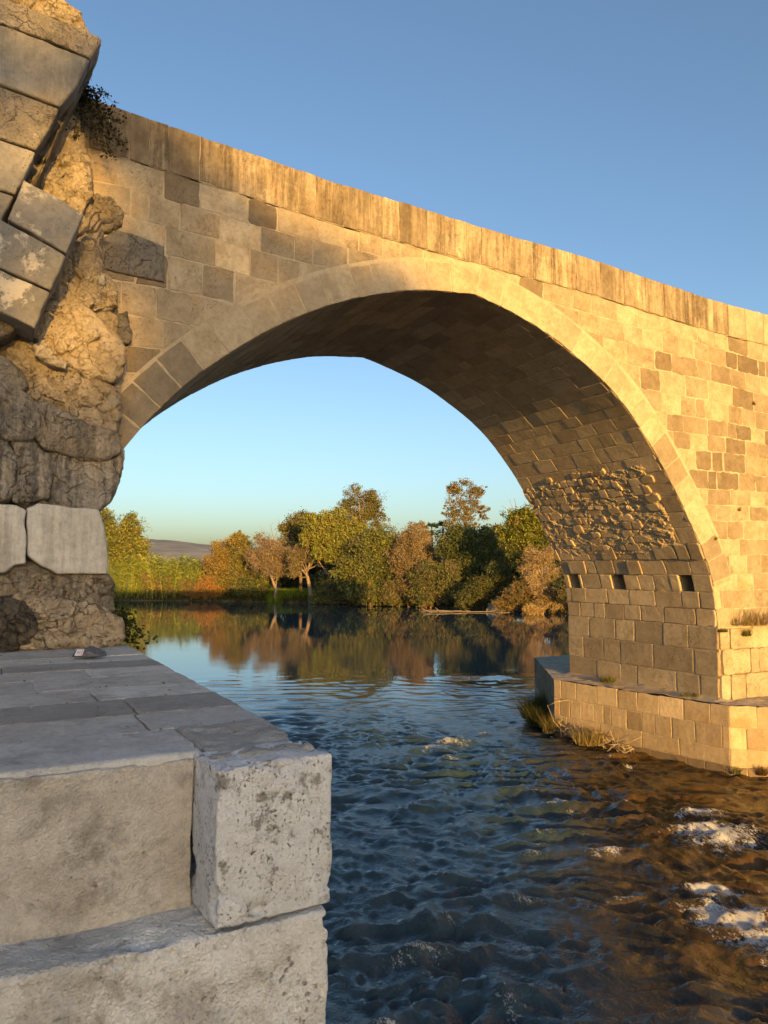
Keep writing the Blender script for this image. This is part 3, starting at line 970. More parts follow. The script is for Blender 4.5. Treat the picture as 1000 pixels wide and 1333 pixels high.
# rough inner flank of the mass, seen under its overhang
rs([(132, 56), (117, 77), (101, 112), (80, 142), (62, 178), (40, 222), (27, 255), (24, 285), (44, 246), (64, 202), (84, 158), (100, 126), (108, 108), (122, 84)], YL + .35, .35, RC, (.55, .3, 1, 0), name='broken_flank', parent=lean, bev=.05, amp=.03, freq=4, N=120, Mr=16, fac=.06, ff=4.2)
slip = empty('slipped_masonry', (-13.2, -1.2, 6.4), 'three slipped grey blocks with patchy white lichen just below the leaning masonry', 'ruin')
lk['parent'] = slip
YS = -1.18
rs([(31, 234), (62, 249), (109, 278), (87, 329), (50, 308), (11, 285)], YS, .6, M['lichenslab'], (.0, .55, .3, .0), bev=.022, amp=.016, freq=3.2, **lk)
rs([(9, 289), (50, 312), (86, 333), (76, 358), (65, 377), (30, 362), (0, 348), (-60, 318), (-60, 262), (0, 284)], YS, .6, M['lichenslab'], (.12, .4, .3, .0), bev=.022, amp=.016, freq=3.2, **lk)
rs([(-60, 321), (0, 350.5), (30, 364.5), (64, 380), (46, 427), (0, 405), (-60, 378)], YS + .01, .6, M['lichenslab'], (.1, .25, .3, .15), bev=.022, amp=.016, freq=3.2, **lk)
rs([(-60, 380), (0, 409), (22, 420), (14, 436), (-10, 440), (-60, 428)], -.8, .6, RU, (.7, .3, 1, 0), bev=.06, amp=.03, freq=4, N=90, Mr=24, parent=lean, fac=.042, ff=3.0)

# ------------------------------------------------------------------ platform in front
PZ = 3.0
XE = -11.73
plat = empty('stone_platform', (-13.0, -4.0, 0), 'broad platform of worn grey paving stones beside the river in front of the ruin', 'platform')


def rbox(name, lo, hi, r, mat, parent, tone, res=.03, amp=.01, freq=3.0, seed=0, rot=0.0, chips=0.0, faces='all'):
    lo, hi = np.array(lo, float), np.array(hi, float)
    c = (lo + hi) / 2; hd = (hi - lo) / 2
    V, F = [], []
    o = 0
    for ax in range(3):
        for sg in (-1, 1):
            u_, v_ = [(1, 2), (2, 0), (0, 1)][ax]
            nu = max(6, int(2 * hd[u_] / res)); nv = max(6, int(2 * hd[v_] / res))
            nu, nv = min(nu, 260), min(nv, 260)
            gu, gv = np.meshgrid(np.linspace(-1, 1, nu), np.linspace(-1, 1, nv), indexing='ij')
            gu = np.sin(gu * math.pi / 2) * .35 + gu * .65; gv = np.sin(gv * math.pi / 2) * .35 + gv * .65
            p = np.zeros((nu * nv, 3))
            p[:, ax] = sg * hd[ax]; p[:, u_] = gu.ravel() * hd[u_]; p[:, v_] = gv.ravel() * hd[v_]
            q = np.clip(p, -(hd - r), hd - r)
            d = p - q
            L = np.linalg.norm(d, axis=1)[:, None] + 1e-9
            V.append(q + d / L * r)
            ii = np.arange(nu * nv).reshape(nu, nv) + o
            f = np.stack([ii[:-1, :-1].ravel(), ii[1:, :-1].ravel(), ii[1:, 1:].ravel(), ii[:-1, 1:].ravel()], 1)
            F.append(f if sg > 0 else f[:, ::-1])
            o += nu * nv
    V = np.concatenate(V); F = np.concatenate(F)
    # outward direction for wear
    q = np.clip(V, -(hd - r), hd - r)
    d = V - q; L = np.linalg.norm(d, axis=1)[:, None]; nrm = d / (L + 1e-9)
    edge = (np.sum(np.abs(d) > r * .25, axis=1) >= 2)
    n = fbm(V * freq + seed * 5.1, 5, 2.1, .55)
    V = V + nrm * (n * amp)[:, None]
    if chips:
        cn = np.clip(fbm(V * 4.5 + seed * 9.7, 4) - .12, 0, None)
        edist = np.sort(hd - np.abs(np.clip(V, -hd, hd)), axis=1)[:, 1]
        V = V - nrm * (cn * chips * np.exp(-edist / .06))[:, None]
    ca, sa = math.cos(rot), math.sin(rot)
    V = np.stack([V[:, 0] * ca - V[:, 1] * sa, V[:, 0] * sa + V[:, 1] * ca, V[:, 2]], 1) + c
    me = np_mesh(name, V, F, np.array(tone, dtype=np.float32), None, True)
    bm = None
    return link_mesh(name, me, mat, parent)


# corner block, slightly turned, with a gap on its left
blk = empty('corner_block', (-12.03, -6.9, 2.2), 'squared pale limestone block speckled with dark lichen at the platform corner above the water', 'stone block')
rbox('block_body', (-12.37, -7.115, 2.205), (-11.72, -6.70, 2.994), .020, M['block'], blk, (0, .5, 1, 0), res=.010, amp=.018, freq=3.6, seed=2, rot=R(4.0), chips=.22)
# big recessed slab to its left
rbox('front_slab', (-16.0, -6.775, 2.10), (-12.385, -6.2, 2.975), .018, M['slab'], plat, (0, .5, .6, 0), res=.012, amp=.020, freq=2.4, seed=4, chips=.10)
# lower course standing forward
rbox('lower_course', (-16.5, -7.135, .35), (-11.735, -6.0, 2.196), .03, M['course'], plat, (0, .5, .8, 0), res=.014, amp=.034, freq=2.2, seed=7, chips=.40)
rbox('foundation', (-20.0, -7.0, -1.2), (-11.76, 1.2, .37), .03, M['course'], plat, (.4, .5, .8, .3), res=.10, amp=.03, freq=1.5, seed=9)
rbox('platform_core', (-20.0, -6.1, .3), (-11.775, .6, PZ - .030), .02, M['paving'], plat, (.9, .5, .8, .3), res=.06, amp=.02, freq=1.5, seed=12)

# paving stones on top, each with its own tone; the near edge strip is pale and worn
mb = MB()
rows = [-6.02, -5.42, -4.72, -4.05, -3.35, -2.72, -2.1, -1.5, -.95, -.2]
tops = []


def pave_map(p, h):
    return (p[0], p[1], PZ - .020 + h)


def ptone(i, x):
    t = {0: .12, 1: .42, 2: .15, 3: .22, 4: .14, 5: .3, 6: .12, 7: .1, 8: .15}.get(i, .2)
    return (max(0, t + random.uniform(-.12, .15)), random.random(), random.uniform(.4, 1), 0)


for i in range(len(rows) - 1):
    x = XE
    e = XE - [.75, .72, .9, 1.3, .8, .7, .8, .6, .7][i]
    first = True
    while x > -19:
        g = .003
        poly = [(e + g, rows[i] + g), (x - (0 if first else g), rows[i] + g), (x - (0 if first else g), rows[i + 1] - g), (e + g, rows[i + 1] - g)]
        poly = [(p[0] + (random.uniform(-.008, .008)), p[1] + random.uniform(-.008, .008)) for p in poly]
        tn = ptone(i, x)
        if first and i in (1, 5): tn = (.55, .3, 1, 0)
        if first and i in (2, 6): tn = (.05, .9, .6, 0)
        slab(mb, poly, pave_map, random.uniform(.012, .026), tn, 0, wob=.006, corner=.018, seg=.10, inset=.012)
        x = e
        e -= random.uniform(.8, 1.7)
        first = False
mb.build('paving_stones', [M['paving']], plat)
# worn strip along the front edge: dark rough patch behind the corner block, pale cap to the left
rbox('edge_cap', (-16.0, -6.742, 2.80), (-12.325, -6.01, 3.002), .03, M['lightcap'], plat, (.03, .8, .6, 0), res=.016, amp=.014, freq=2.2, seed=21, chips=.10)
rbox('edge_cap', (-12.33, -6.93, 2.45), (-11.735, -6.01, 3.004), .035, M['paving'], plat, (.42, .5, 1, 0), res=.014, amp=.030, freq=3.2, seed=23, chips=.16)

# crumpled dark wrapper with a pale label
lit = empty('crumpled_wrapper', on_z(116, 856, PZ + .01), 'small crumpled dark grey plastic wrapper with white label on the paving by the ruin', 'litter')
lo = np.array(lit.location)
U, Vv = np.meshgrid(np.linspace(0, 2 * math.pi, 64, endpoint=False), np.linspace(.02, math.pi - .02, 32), indexing='ij')
p = np.stack([np.cos(U) * np.sin(Vv) * .19, np.sin(U) * np.sin(Vv) * .12, np.cos(Vv) * .075], -1).reshape(-1, 3)
p[:, 2] = np.where(p[:, 2] < 0, p[:, 2] * .25, p[:, 2] * (1.0 + .35 * np.exp(-((p[:, 0] + .0) / .07) ** 2)))
nn = np.stack([ridged(p * 9 + 7 * k, 3) for k in range(3)], 1) - .8
p = p + nn * np.array([.02, .02, .016])
p[:, 2] = np.maximum(p[:, 2], -.012) + .018
ii = np.arange(64 * 32).reshape(64, 32)
F = np.stack([ii[:, :-1].ravel(), np.roll(ii, -1, 0)[:, :-1].ravel(), np.roll(ii, -1, 0)[:, 1:].ravel(), ii[:, 1:].ravel()], 1)
rz = np.array([[XR[0], YF[0], 0], [XR[1], YF[1], 0], [0, 0, 1]])
pl = simple_mat('dark_plastic', (.085, .085, .10), .38, .3, 14.)
link_mesh('wrapper_body', np_mesh('wrapper_body', p @ rz.T + lo, F, np.array((0, .5, 0, 0)), None, False), pl, lit)
mb = MB()
lab = np.array([(-.125, -.102, .030), (-.035, -.128, .036), (-.025, -.085, .100), (-.112, -.060, .094)])
cl = lab.mean(0)
nl = np.cross(lab[1] - lab[0], lab[3] - lab[0]); nl /= np.linalg.norm(nl)
def quad(u0, v0, u1, v1, off): return [(lab[0] * (1 - a) * (1 - b) + lab[1] * a * (1 - b) + lab[2] * a * b + lab[3] * (1 - a) * b) + nl * off for a, b in ((u0, v0), (u1, v0), (u1, v1), (u0, v1))]
q = quad(0, 0, 1, 1, .004); q2 = quad(0, 0, 1, 1, -.004)
mb.add([rz @ k + lo for k in q + q2], [(0, 1, 2, 3), (0, 4, 5, 1), (1, 5, 6, 2), (2, 6, 7, 3), (3, 7, 4, 0)], mi=0)
mb.add([rz @ k + lo for k in quad(.86, .05, .97, .92, .0055)], [(0, 1, 2, 3)], mi=1)
mb.add([rz @ k + lo for k in quad(.14, .2, .72, .8, .0055)], [(0, 1, 2, 3)], mi=2)
mb.build('label', [simple_mat('label_white', (.74, .72, .76), .5, .05), simple_mat('label_red', (.6, .16, .13), .5, .1), simple_mat('label_violet', (.5, .47, .58), .5, .15, 60.)], lit)

# ------------------------------------------------------------------ terrain and river
def far_bank(X):                      # distance ahead of the far waterline, seen from the platform
    return np.interp(X, [-70, -45, -36, -20, -8, 0, 8, 14, 18, 26, 40, 70], [104, 103, 101, 98, 92, 87, 80, 74, 69, 60, 48, 40])


def grid_lines(a, b, fine0, fine1, df, dc):
    g = [fine0]
    while g[-1] < fine1: g.append(g[-1] + df)
    s = df
    while g[-1] < b:
        s = min(s * 1.12, dc); g.append(g[-1] + s)
    s = df
    h = [g[0]]
    while h[-1] > a:
        s = min(s * 1.12, dc); h.append(h[-1] - s)
    return np.array(h[::-1][:-1] + g)


def sheet(xs, ys):
    gx, gy = np.meshgrid(xs, ys, indexing='ij')
    ii = np.arange(gx.size).reshape(gx.shape)
    F = np.stack([ii[:-1, :-1].ravel(), ii[1:, :-1].ravel(), ii[1:, 1:].ravel(), ii[:-1, 1:].ravel()], 1)
    return gx.ravel(), gy.ravel(), F


def to_world(X, Y, z):
    return CAM[None, :] * np.array([1, 1, 0]) + np.outer(X, XR) + np.outer(Y, YF) + np.outer(z, [0, 0, 1])


gm = NT('ground_soil')
geo = gm.n('NewGeometry')
na = gm.noise(geo.outputs['Position'], .35, 6, .65)
nb = gm.noise(geo.outputs['Position'], 3.0, 6, .7)
c = gm.mix(gm.ramp(na, .40, .62), (.13, .10, .06), (.055, .075, .02))
c = gm.mix(gm.ramp(nb, .45, .75), c, (.20, .16, .09))
bs = gm.n('BsdfPrincipled'); gm.l(c, bs.inputs['Base Color']); bs.inputs['Roughness'].default_value = .95
bp = gm.n('Bump'); bp.inputs['Distance'].default_value = .12; gm.l(nb, bp.inputs['Height']); gm.l(bp.outputs[0], bs.inputs['Normal'])
gm.l(bs.outputs[0], gm.out.inputs[0])

xs = np.concatenate([-np.geomspace(6000, 90, 24), np.arange(-80, 80, 1.6), np.geomspace(84, 6000, 24)])
ys = np.concatenate([-np.geomspace(2500, 70, 16), np.arange(-64, 150, 1.6), np.geomspace(154, 6500, 26)])
X, Y, F = sheet(xs, ys)
d = Y - far_bank(X)
nz = fbm(np.stack([X * .15, Y * .15, X * 0], 1), 4)
z = -1.3 + 1.75 * sstep(-2.0, 2.2, d + nz * 1.5) + .9 * sstep(2, 25, d) + nz * .25
# left bank behind and beside the ruin, right bank beyond the bridge's foot, bank behind the viewer
lb = sstep(-7.5, -11.0, X - np.interp(Y, [-60, 0, 20, 60, 95], [2, 1, -8, -34, -48]))
z = np.maximum(z, -1.3 + 3.3 * lb + nz * .2)
rb = sstep(22, 27, X - np.interp(Y, [-60, 0, 30, 60], [4, -1, 2, -1]))
z = np.maximum(z, -1.3 + 2.6 * rb + nz * .2)
bb = sstep(-34, -40, Y)
z = np.maximum(z, -1.3 + 2.6 * bb + nz * .2)
z = np.maximum(z, np.where((np.abs(X) > 85) | (Y > 152) | (Y < -68), .8, -9))
ground = link_mesh('ground', np_mesh('ground', to_world(X, Y, z), F, None, None, True), gm.m)
tag(ground, kind='structure')

# hills
hm = NT('hazed_scrub')
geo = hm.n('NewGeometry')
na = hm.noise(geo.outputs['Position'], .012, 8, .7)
c = hm.mix(hm.ramp(na, .42, .6), (.31, .30, .285), (.235, .235, .22))  # scrub colour paled and greyed to stand in for distance haze
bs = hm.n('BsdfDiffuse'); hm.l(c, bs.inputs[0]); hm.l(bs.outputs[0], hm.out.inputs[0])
hx = np.linspace(-2200, 900, 220); hy = np.linspace(1500, 3300, 60)
X, Y, F = sheet(hx, hy)
prof = np.interp(X, [-2200, -1100, -760, -560, -430, -300, -170, 0, 400, 900], [120, 110, 104, 84, 74, 68, 60, 42, 30, 20])
z = prof * np.sin(np.clip((Y - 1500) / 1800, 0, 1) * math.pi) ** .8 * (1 + .0 * X) + 9 * fbm(np.stack([X * .004, Y * .004, X * 0], 1), 6) * sstep(1500, 1800, Y)
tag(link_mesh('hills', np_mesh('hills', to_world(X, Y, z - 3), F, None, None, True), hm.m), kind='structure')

# river: real waves, calm above the bridge, broken under and below it
wm = NT('river_water')
geo = wm.n('NewGeometry')
at_ = wm.n('Attribute', attribute_name='water')
sp = wm.n('SeparateColor'); wm.l(at_.outputs['Color'], sp.inputs[0])
foam_a, shal, calm = sp.outputs
P = geo.outputs['Position']
nb = wm.noise(P, .9, 5, .65, .6)
bed = wm.mix(wm.ramp(nb, .38, .64), (.085, .046, .012), (.018, .013, .006))
deep = (.030, .054, .068)
c = wm.mix(shal, deep, bed)
n1 = wm.noise(P, 13., 3, .55, .8)
n2 = wm.noise(P, 30., 3, .6, .5)
n4 = wm.noise(P, 52., 3, .6, .3)
h = wm.math('ADD', wm.math('ADD', wm.math('MULTIPLY', n1, .75), wm.math('MULTIPLY', n2, .34)), wm.math('MULTIPLY', n4, .16))
b = wm.n('Bump'); wm.l(h, b.inputs['Height'])
b.inputs['Strength'].default_value = 1.0
b.inputs['Distance'].default_value = .018
wm.l(wm.math('MULTIPLY', wm.math('SUBTRACT', 1.0, calm), 1.0), b.inputs['Strength'])
# calm-water shimmer
ms = wm.mapping(P, (1, 1, 1))
n3 = wm.noise(ms, 2.0, 5, .62, .4)
b0 = wm.n('Bump'); wm.l(n3, b0.inputs['Height']); b0.inputs['Distance'].default_value = .030; wm.l(at_.outputs['Alpha'], b0.inputs['Strength'])
wm.l(b0.outputs[0], b.inputs['Normal'])
w = wm.n('BsdfPrincipled')
wm.l(c, w.inputs['Base Color']); w.inputs['Roughness'].default_value = .02; w.inputs['IOR'].default_value = 1.333
wm.l(b.outputs[0], w.inputs['Normal'])
fv = wm.mapping(P, (1.0, .36, 1.0))
fn = wm.noise(fv, 30., 6, .78, 1.2)
fn2 = wm.noise(fv, 8., 5, .72, 1.8)
fn3 = wm.noise(P, 60., 4, .8, .4)
ftx = wm.math('ADD', wm.math('ADD', wm.math('MULTIPLY', fn, .45), wm.math('MULTIPLY', fn2, .35)), wm.math('MULTIPLY', fn3, .2))
fm = wm.ramp(wm.math('ADD', wm.math('MULTIPLY', wm.math('SUBTRACT', ftx, .5), 6.0), wm.math('SUBTRACT', foam_a, .72)), -.05, .40)
fm = wm.math('MULTIPLY', wm.math('MULTIPLY', fm, wm.ramp(foam_a, .08, .30)), .84)
fo = wm.n('BsdfDiffuse'); fo.inputs[0].default_value = (.62, .625, .63, 1)
fb = wm.n('Bump'); fb.inputs['Distance'].default_value = .05; wm.l(ftx, fb.inputs['Height']); wm.l(fb.outputs[0], fo.inputs['Normal'])
mx = wm.n('MixShader'); wm.l(fm, mx.inputs[0]); wm.l(w.outputs[0], mx.inputs[1]); wm.l(fo.outputs[0], mx.inputs[2])
wm.l(mx.outputs[0], wm.out.inputs[0])

xs = grid_lines(-75, 45, -1.2, 8.5, .04, 2.5)
ys = grid_lines(-38, 108, 5.2, 27.0, .045, 1.6)
X, Y, F = sheet(xs, ys)
Q = np.stack([X, Y, np.zeros_like(X)], 1)
wp = np.stack([fbm(Q * .45, 3), fbm(Q * .45 + 40, 3), X * 0], 1)
# rows of waves lie across the stream (which comes from under the arch towards us)
cur = fbm(np.stack([X * .22 + .05 * Y, Y * .10, X * 0], 1), 3)
Qs = Q * np.array([.80, 1.15, 1]) + wp * .75
amp = np.interp(Y, [0, 14, 18, 22, 26, 30, 36, 110], [.074, .068, .054, .031, .015, .005, .0018, .001])
amp = amp * np.interp(X, [-40, -2, 6, 10, 14, 45], [.5, 1, 1.0, .75, .5, .3])
hf = 1 - sstep(17, 27, Y)
vr = np.random.RandomState(8)
wq_ = Q + wp * .55 + np.stack([fbm(Q * 1.5 + 3, 2), fbm(Q * 1.5 + 50, 2), X * 0], 1) * .13
mods = [np.clip(.75 + 1.5 * fbm(Q * np.array([.55, .28, 1]) * s_ + 13 * k_, 2), .05, 2.2) for k_, s_ in enumerate((.8, 1.1, 1.5, 2.1, 2.8, 3.6))]
hgt = np.zeros_like(X)
lams = np.geomspace(.14, 1.25, 66)
for k_, lam in enumerate(lams):                    # trains of sharp-crested waves running with the current
    an = vr.normal() * .62 - .22
    kx, ky = math.sin(an), -math.cos(an)
    ph = vr.uniform(0, 6.28)
    c_ = np.sin((wq_[:, 0] * kx + wq_[:, 1] * ky) * 2 * math.pi / lam + ph)
    c_ = np.exp(1.1 * (c_ - 1)) * 1.5 - .68
    md = mods[min(5, int((1 - k_ / len(lams)) * 6))]
    w_ = lam ** .62
    if lam < .6: w_ = w_ * (hf if lam < .35 else (.3 + .7 * hf))
    hgt = hgt + w_ * c_ * md
hgt = hgt / (np.std(hgt[(Y > 5) & (Y < 16) & (np.abs(X) < 8)]) + 1e-6) * .46
amp = amp * np.clip(1 + 1.3 * cur, .35, 1.7)
crest = hgt.copy()
z = amp * hgt
foam = .78 * sstep(.95, 1.6, crest) * sstep(.03, .06, amp)
shallow = sstep(1.0, 3.2, X - .10 * Y + 1.6 * fbm(Q * .22, 3) + .5 * fbm(Q * .9, 3) - .0) * sstep(27, 18, Y)
shallow = np.clip(shallow + .5 * sstep(.15, .5, fbm(Q * .35 + 5, 3)) * sstep(16, 9, Y) * sstep(-1.5, 2, X), 0, 1)


def rapid(px, py, rx, ry, hump, fo_, drop=.6):
    global z, foam
    p = on_z(px, py, 0.0) - CAM
    cx, cy = p @ XR, p @ YF
    dx, dy = (X - cx) / rx, (Y - cy) / ry
    wob = 1 + .5 * fbm(Q * 1.6 + px, 3)
    dy = np.where(dy > 0, dy * 1.7, dy * .72)         # foam trails downstream, towards us
    e = np.exp(-(dx * dx + dy * dy) * wob)
    # steep face towards us, foam trailing downstream
    z = z + hump * e * (1 + .5 * fbm(Q * 3 + 2, 3)) - hump * drop * np.exp(-(dx * dx + (dy + 1.2) ** 2))
    tex = .45 + .9 * np.clip(ridged(Q * 3.1 + wp * .8 + px, 3) - .35, 0, 1.2)
    foam = np.maximum(foam, fo_ * e * tex)


rapid(590, 966, .55, .35, .08, .85)
rapid(560, 972, .3, .25, .05, .75)
rapid(628, 962, .35, .25, .06, .55)
rapid(925, 1085, .75, .62, .09, .95)
rapid(905, 1058, .5, .30, .05, .9)
rapid(965, 1080, .4, .5, .03, .7)
rapid(950, 1190, .66, .55, .09, 1.0)
rapid(935, 1160, .55, .22, .06, 1.0)
rapid(985, 1222, .5, .45, .03, .8)
rapid(790, 1110, .32, .18, .07, .75)
rapid(585, 1195, .35, .2, .06, .5)
rapid(520, 1250, .3, .35, .05, .45)
rapid(660, 1300, .2, .5, .05, .45)
rapid(700, 1085, .4, .2, .06, .45)
rapid(690, 1030, .4, .2, .05, .35)
rapid(800, 985, .5, .2, .05, .45)
rapid(755, 968, .4, .2, .05, .5)
rapid(450, 1030, .3, .3, .05, .5)
wr_ = np.random.RandomState(21)
for _ in range(46):                                # small whitecaps scattered over the broken water
    gx_, gy_ = wr_.uniform(-.6, 6.5), wr_.uniform(5.5, 19.5)
    if gx_ > .36 * gy_: continue
    q_ = CF(gx_, gy_) - CAM
    k_ = 1000.0 / gy_
    rapid(500 + gx_ * k_, 742 + 4.0 * k_, wr_.uniform(.12, .34), wr_.uniform(.07, .15), wr_.uniform(.02, .05), wr_.uniform(.45, .85))
rapid(640, 880, 2.0, .6, .03, .25)
z = np.where(np.abs(Y) < 200, z, 0)
me = np_mesh('river', to_world(X, Y, z), F, None, None, True)
a = me.attributes.new('water', 'FLOAT_COLOR', 'POINT')
calm = sstep(14, 26, Y)
a.data.foreach_set('color', np.stack([foam, shallow, calm, np.interp(Y, [0, 20, 25, 29, 34, 44, 70, 120], [.3, .42, .34, .20, .12, .07, .04, .03]) * np.clip(.75 + 1.6 * fbm(np.stack([X * .05 + .02 * Y, Y * .22, X * 0], 1), 3), .15, 1.8)], 1).astype(np.float32).ravel())
tag(link_mesh('river', me, wm.m), kind='structure')

# ------------------------------------------------------------------ plants


def leaf_mesh(name, c, size, col, droop=0.0, aspect=2.0, rs_=RS, up=None):
    """c (N,3) leaf centres, size (N,), col (N,3)"""
    n = len(c)
    d = rs_.normal(size=(n, 3)); d[:, 2] -= droop
    if up is not None: d = d * (1 - up) + np.array([0, 0, 1]) * up * 2
    d /= np.linalg.norm(d, axis=1)[:, None]
    e = rs_.normal(size=(n, 3))
    e -= d * np.sum(e * d, 1)[:, None]
    e /= np.linalg.norm(e, axis=1)[:, None]
    s = size[:, None]
    a, b = d * s * .5 * aspect, e * s * .5
    V = np.stack([c - a, c + b, c + a, c - b], 1).reshape(-1, 3)
    F = np.arange(4 * n).reshape(n, 4)
    return np_mesh(name, V, F, np.concatenate([np.clip(col, 0, 1), np.ones((n, 1))], 1), None, False)


def tree(name, label, cat, px, Y, top, blobs, cols, leaves, size, trunk=None, bark='bark', z0=.3, droop=0.0, group=None, clump=.16, twigs=0, twig_col=None, limbs=7, per=38, shell=.55, aspect=2.0):
    """blobs: (dx, z, rx, ry, rz) in metres about the foot; cols: list of (colour, weight)"""
    base = at(px, Y, z0)
    root = empty(name, base, label, cat, group)
    bl = [np.array(b, float) for b in blobs]
    sub = []
    for b in bl:
        sub.append(np.array([b[0], b[1], b[2] * .72, b[3] * .72, b[4] * .72]))
        for _ in range(5):
            d_ = RS.normal(size=3); d_ /= np.linalg.norm(d_)
            f_ = RS.uniform(.30, .52)
            sub.append(np.array([b[0] + d_[0] * b[2] * .72, b[1] + d_[2] * b[4] * .72, b[2] * f_, b[3] * f_, b[4] * f_]))
    trunk_bl = bl
    bl = sub
    vol = np.array([(b[2] * b[3] * b[4]) ** .75 for b in bl]); vol /= vol.sum()
    C, CI = [], []
    leaves = int(leaves * 3.0); size *= .54
    ncl = max(6, leaves // per)
    bi = RS.choice(len(bl), ncl, p=vol)
    d = RS.normal(size=(ncl, 3)); d /= np.linalg.norm(d, axis=1)[:, None]
    rr = (shell + (1 - shell) * RS.rand(ncl)) ** (1 / 1.6) * (1 + .22 * RS.normal(size=ncl))
    cen = np.zeros((ncl, 3))
    for k in range(ncl):
        b = bl[bi[k]]
        lo = d[k] * rr[k] * np.array([b[2], b[3], b[4]])
        cen[k] = base + XR * (b[0] + lo[0]) + YF * lo[1] + np.array([0, 0, b[1] + lo[2] - z0])
    sc = np.array([min(b[2], b[4]) for b in bl])[bi] * clump * (1 + 1.2 * RS.rand(ncl))
    L = np.repeat(cen, per, 0) + RS.normal(size=(ncl * per, 3)) * np.repeat(sc, per)[:, None] * np.array([1, 1, .8])
    pal = np.array([c for c, w in cols]); wt = np.array([w for c, w in cols], float); wt /= wt.sum()
    cc = pal[RS.choice(len(pal), ncl, p=wt)]
    col = np.repeat(cc, per, 0) * (.7 + .6 * RS.rand(ncl * per))[:, None]
    keep = L[:, 2] > .12
    L, col = L[keep], col[keep]
    me = leaf_mesh('crown', L, size * (.6 + .8 * RS.rand(len(L))), col, droop, aspect)
    link_mesh('crown', me, M['leaf'], root)
    # trunk and limbs
    mb = MB()
    foot = base + np.array([0, 0, -.6])
    tr = trunk or [(0, .0, .16), (.1, top * .4, .11)]
    pts = [foot] + [base + XR * t[0] + np.array([0, 0, t[1] - z0]) for t in tr]
    rad = [tr[0][2] * 1.3] + [t[2] for t in tr]
    mb.tube(pts, rad, 8)
    for k in range(limbs):
        b = bl[k % len(bl)]
        end = base + XR * (b[0] + RS.uniform(-.6, .6) * b[2]) + YF * RS.uniform(-.7, .7) * b[3] + np.array([0, 0, b[1] + RS.uniform(-.2, .75) * b[4] - z0])
        i = RS.randint(max(1, len(pts) - 2), len(pts))
        st = pts[i] if i == len(pts) - 1 else pts[i] + (pts[i + 1] - pts[i]) * RS.rand() if i + 1 < len(pts) else pts[i]
        mid = st * .5 + end * .5 + RS.normal(size=3) * .12 * np.linalg.norm(end - st) * np.array([1, 1, .5])
        r = rad[-1] * .6
        mb.tube([st, st * .6 + mid * .4 + RS.normal(size=3) * .05, mid, mid * .45 + end * .55 + RS.normal(size=3) * .12, end], [r, r * .8, r * .6, r * .4, r * .15], 5)
    mb.build('trunk', M[bark], root, True)
    if twigs:
        tc = twig_col or (.32, .22, .16)
        nc = max(8, twigs // 45)
        n = nc * 45
        bi = RS.choice(len(bl), nc, p=vol)
        B = np.repeat(np.array(bl)[bi], 45, 0)
        d = RS.normal(size=(nc, 3)); d /= np.linalg.norm(d, axis=1)[:, None]
        lo = np.repeat(d * (RS.rand(nc) ** .45 * (.75 + .35 * RS.rand(nc)))[:, None], 45, 0) * B[:, 2:5] * .85 + RS.normal(size=(n, 3)) * .16
        c = base + np.outer(B[:, 0] + lo[:, 0], XR) + np.outer(lo[:, 1], YF) + np.outer(B[:, 1] + lo[:, 2] - z0, [0, 0, 1])
        dirv = (np.outer(lo[:, 0], XR) + np.outer(lo[:, 1], YF) + np.outer(lo[:, 2], [0, 0, 1])) / (np.linalg.norm(lo, axis=1)[:, None] + .01)
        dirv = dirv * .7 + RS.normal(size=(n, 3)) * .55 + np.array([0, 0, .4 - droop])
        dirv /= np.linalg.norm(dirv, axis=1)[:, None]
        ln = (.5 + RS.rand(n)) * .30 * np.minimum(B[:, 2], B[:, 4])
        e = np.cross(dirv, YF + RS.normal(size=(n, 3)) * .3); e /= np.linalg.norm(e, axis=1)[:, None]
        w = .012 + .014 * RS.rand(n)
        V = np.stack([c - e * w[:, None], c + e * w[:, None], c + dirv * ln[:, None] + e * w[:, None] * .3, c + dirv * ln[:, None] - e * w[:, None] * .3], 1).reshape(-1, 3)
        col = np.array(tc) * (.6 + .8 * RS.rand(n))[:, None]
        link_mesh('twigs', np_mesh('twigs', V, np.arange(4 * n).reshape(n, 4), np.concatenate([col, np.ones((n, 1))], 1), None, False), M['leaf'], root)
    return root


def zpx(py, Y): return 4.0 + (742 - py) / 1000.0 * Y      # height of a picture row at a distance


OL, YG, DG, OR, RU_, BR, GO = (.205, .205, .070), (.265, .285, .065), (.110, .135, .062), (.330, .235, .075), (.26, .195, .105), (.215, .175, .100), (.33, .29, .085)
PK = (.29, .235, .175)


def blob_px(px0, Y, lst):
    """lst of (px, py, rpx, rpy) -> blobs about the foot at px0"""
    k = Y / 1000.0
    return [((a - px0) * k, zpx(b, Y), rx * k, rx * k * .9, ry * k) for a, b, rx, ry in lst]


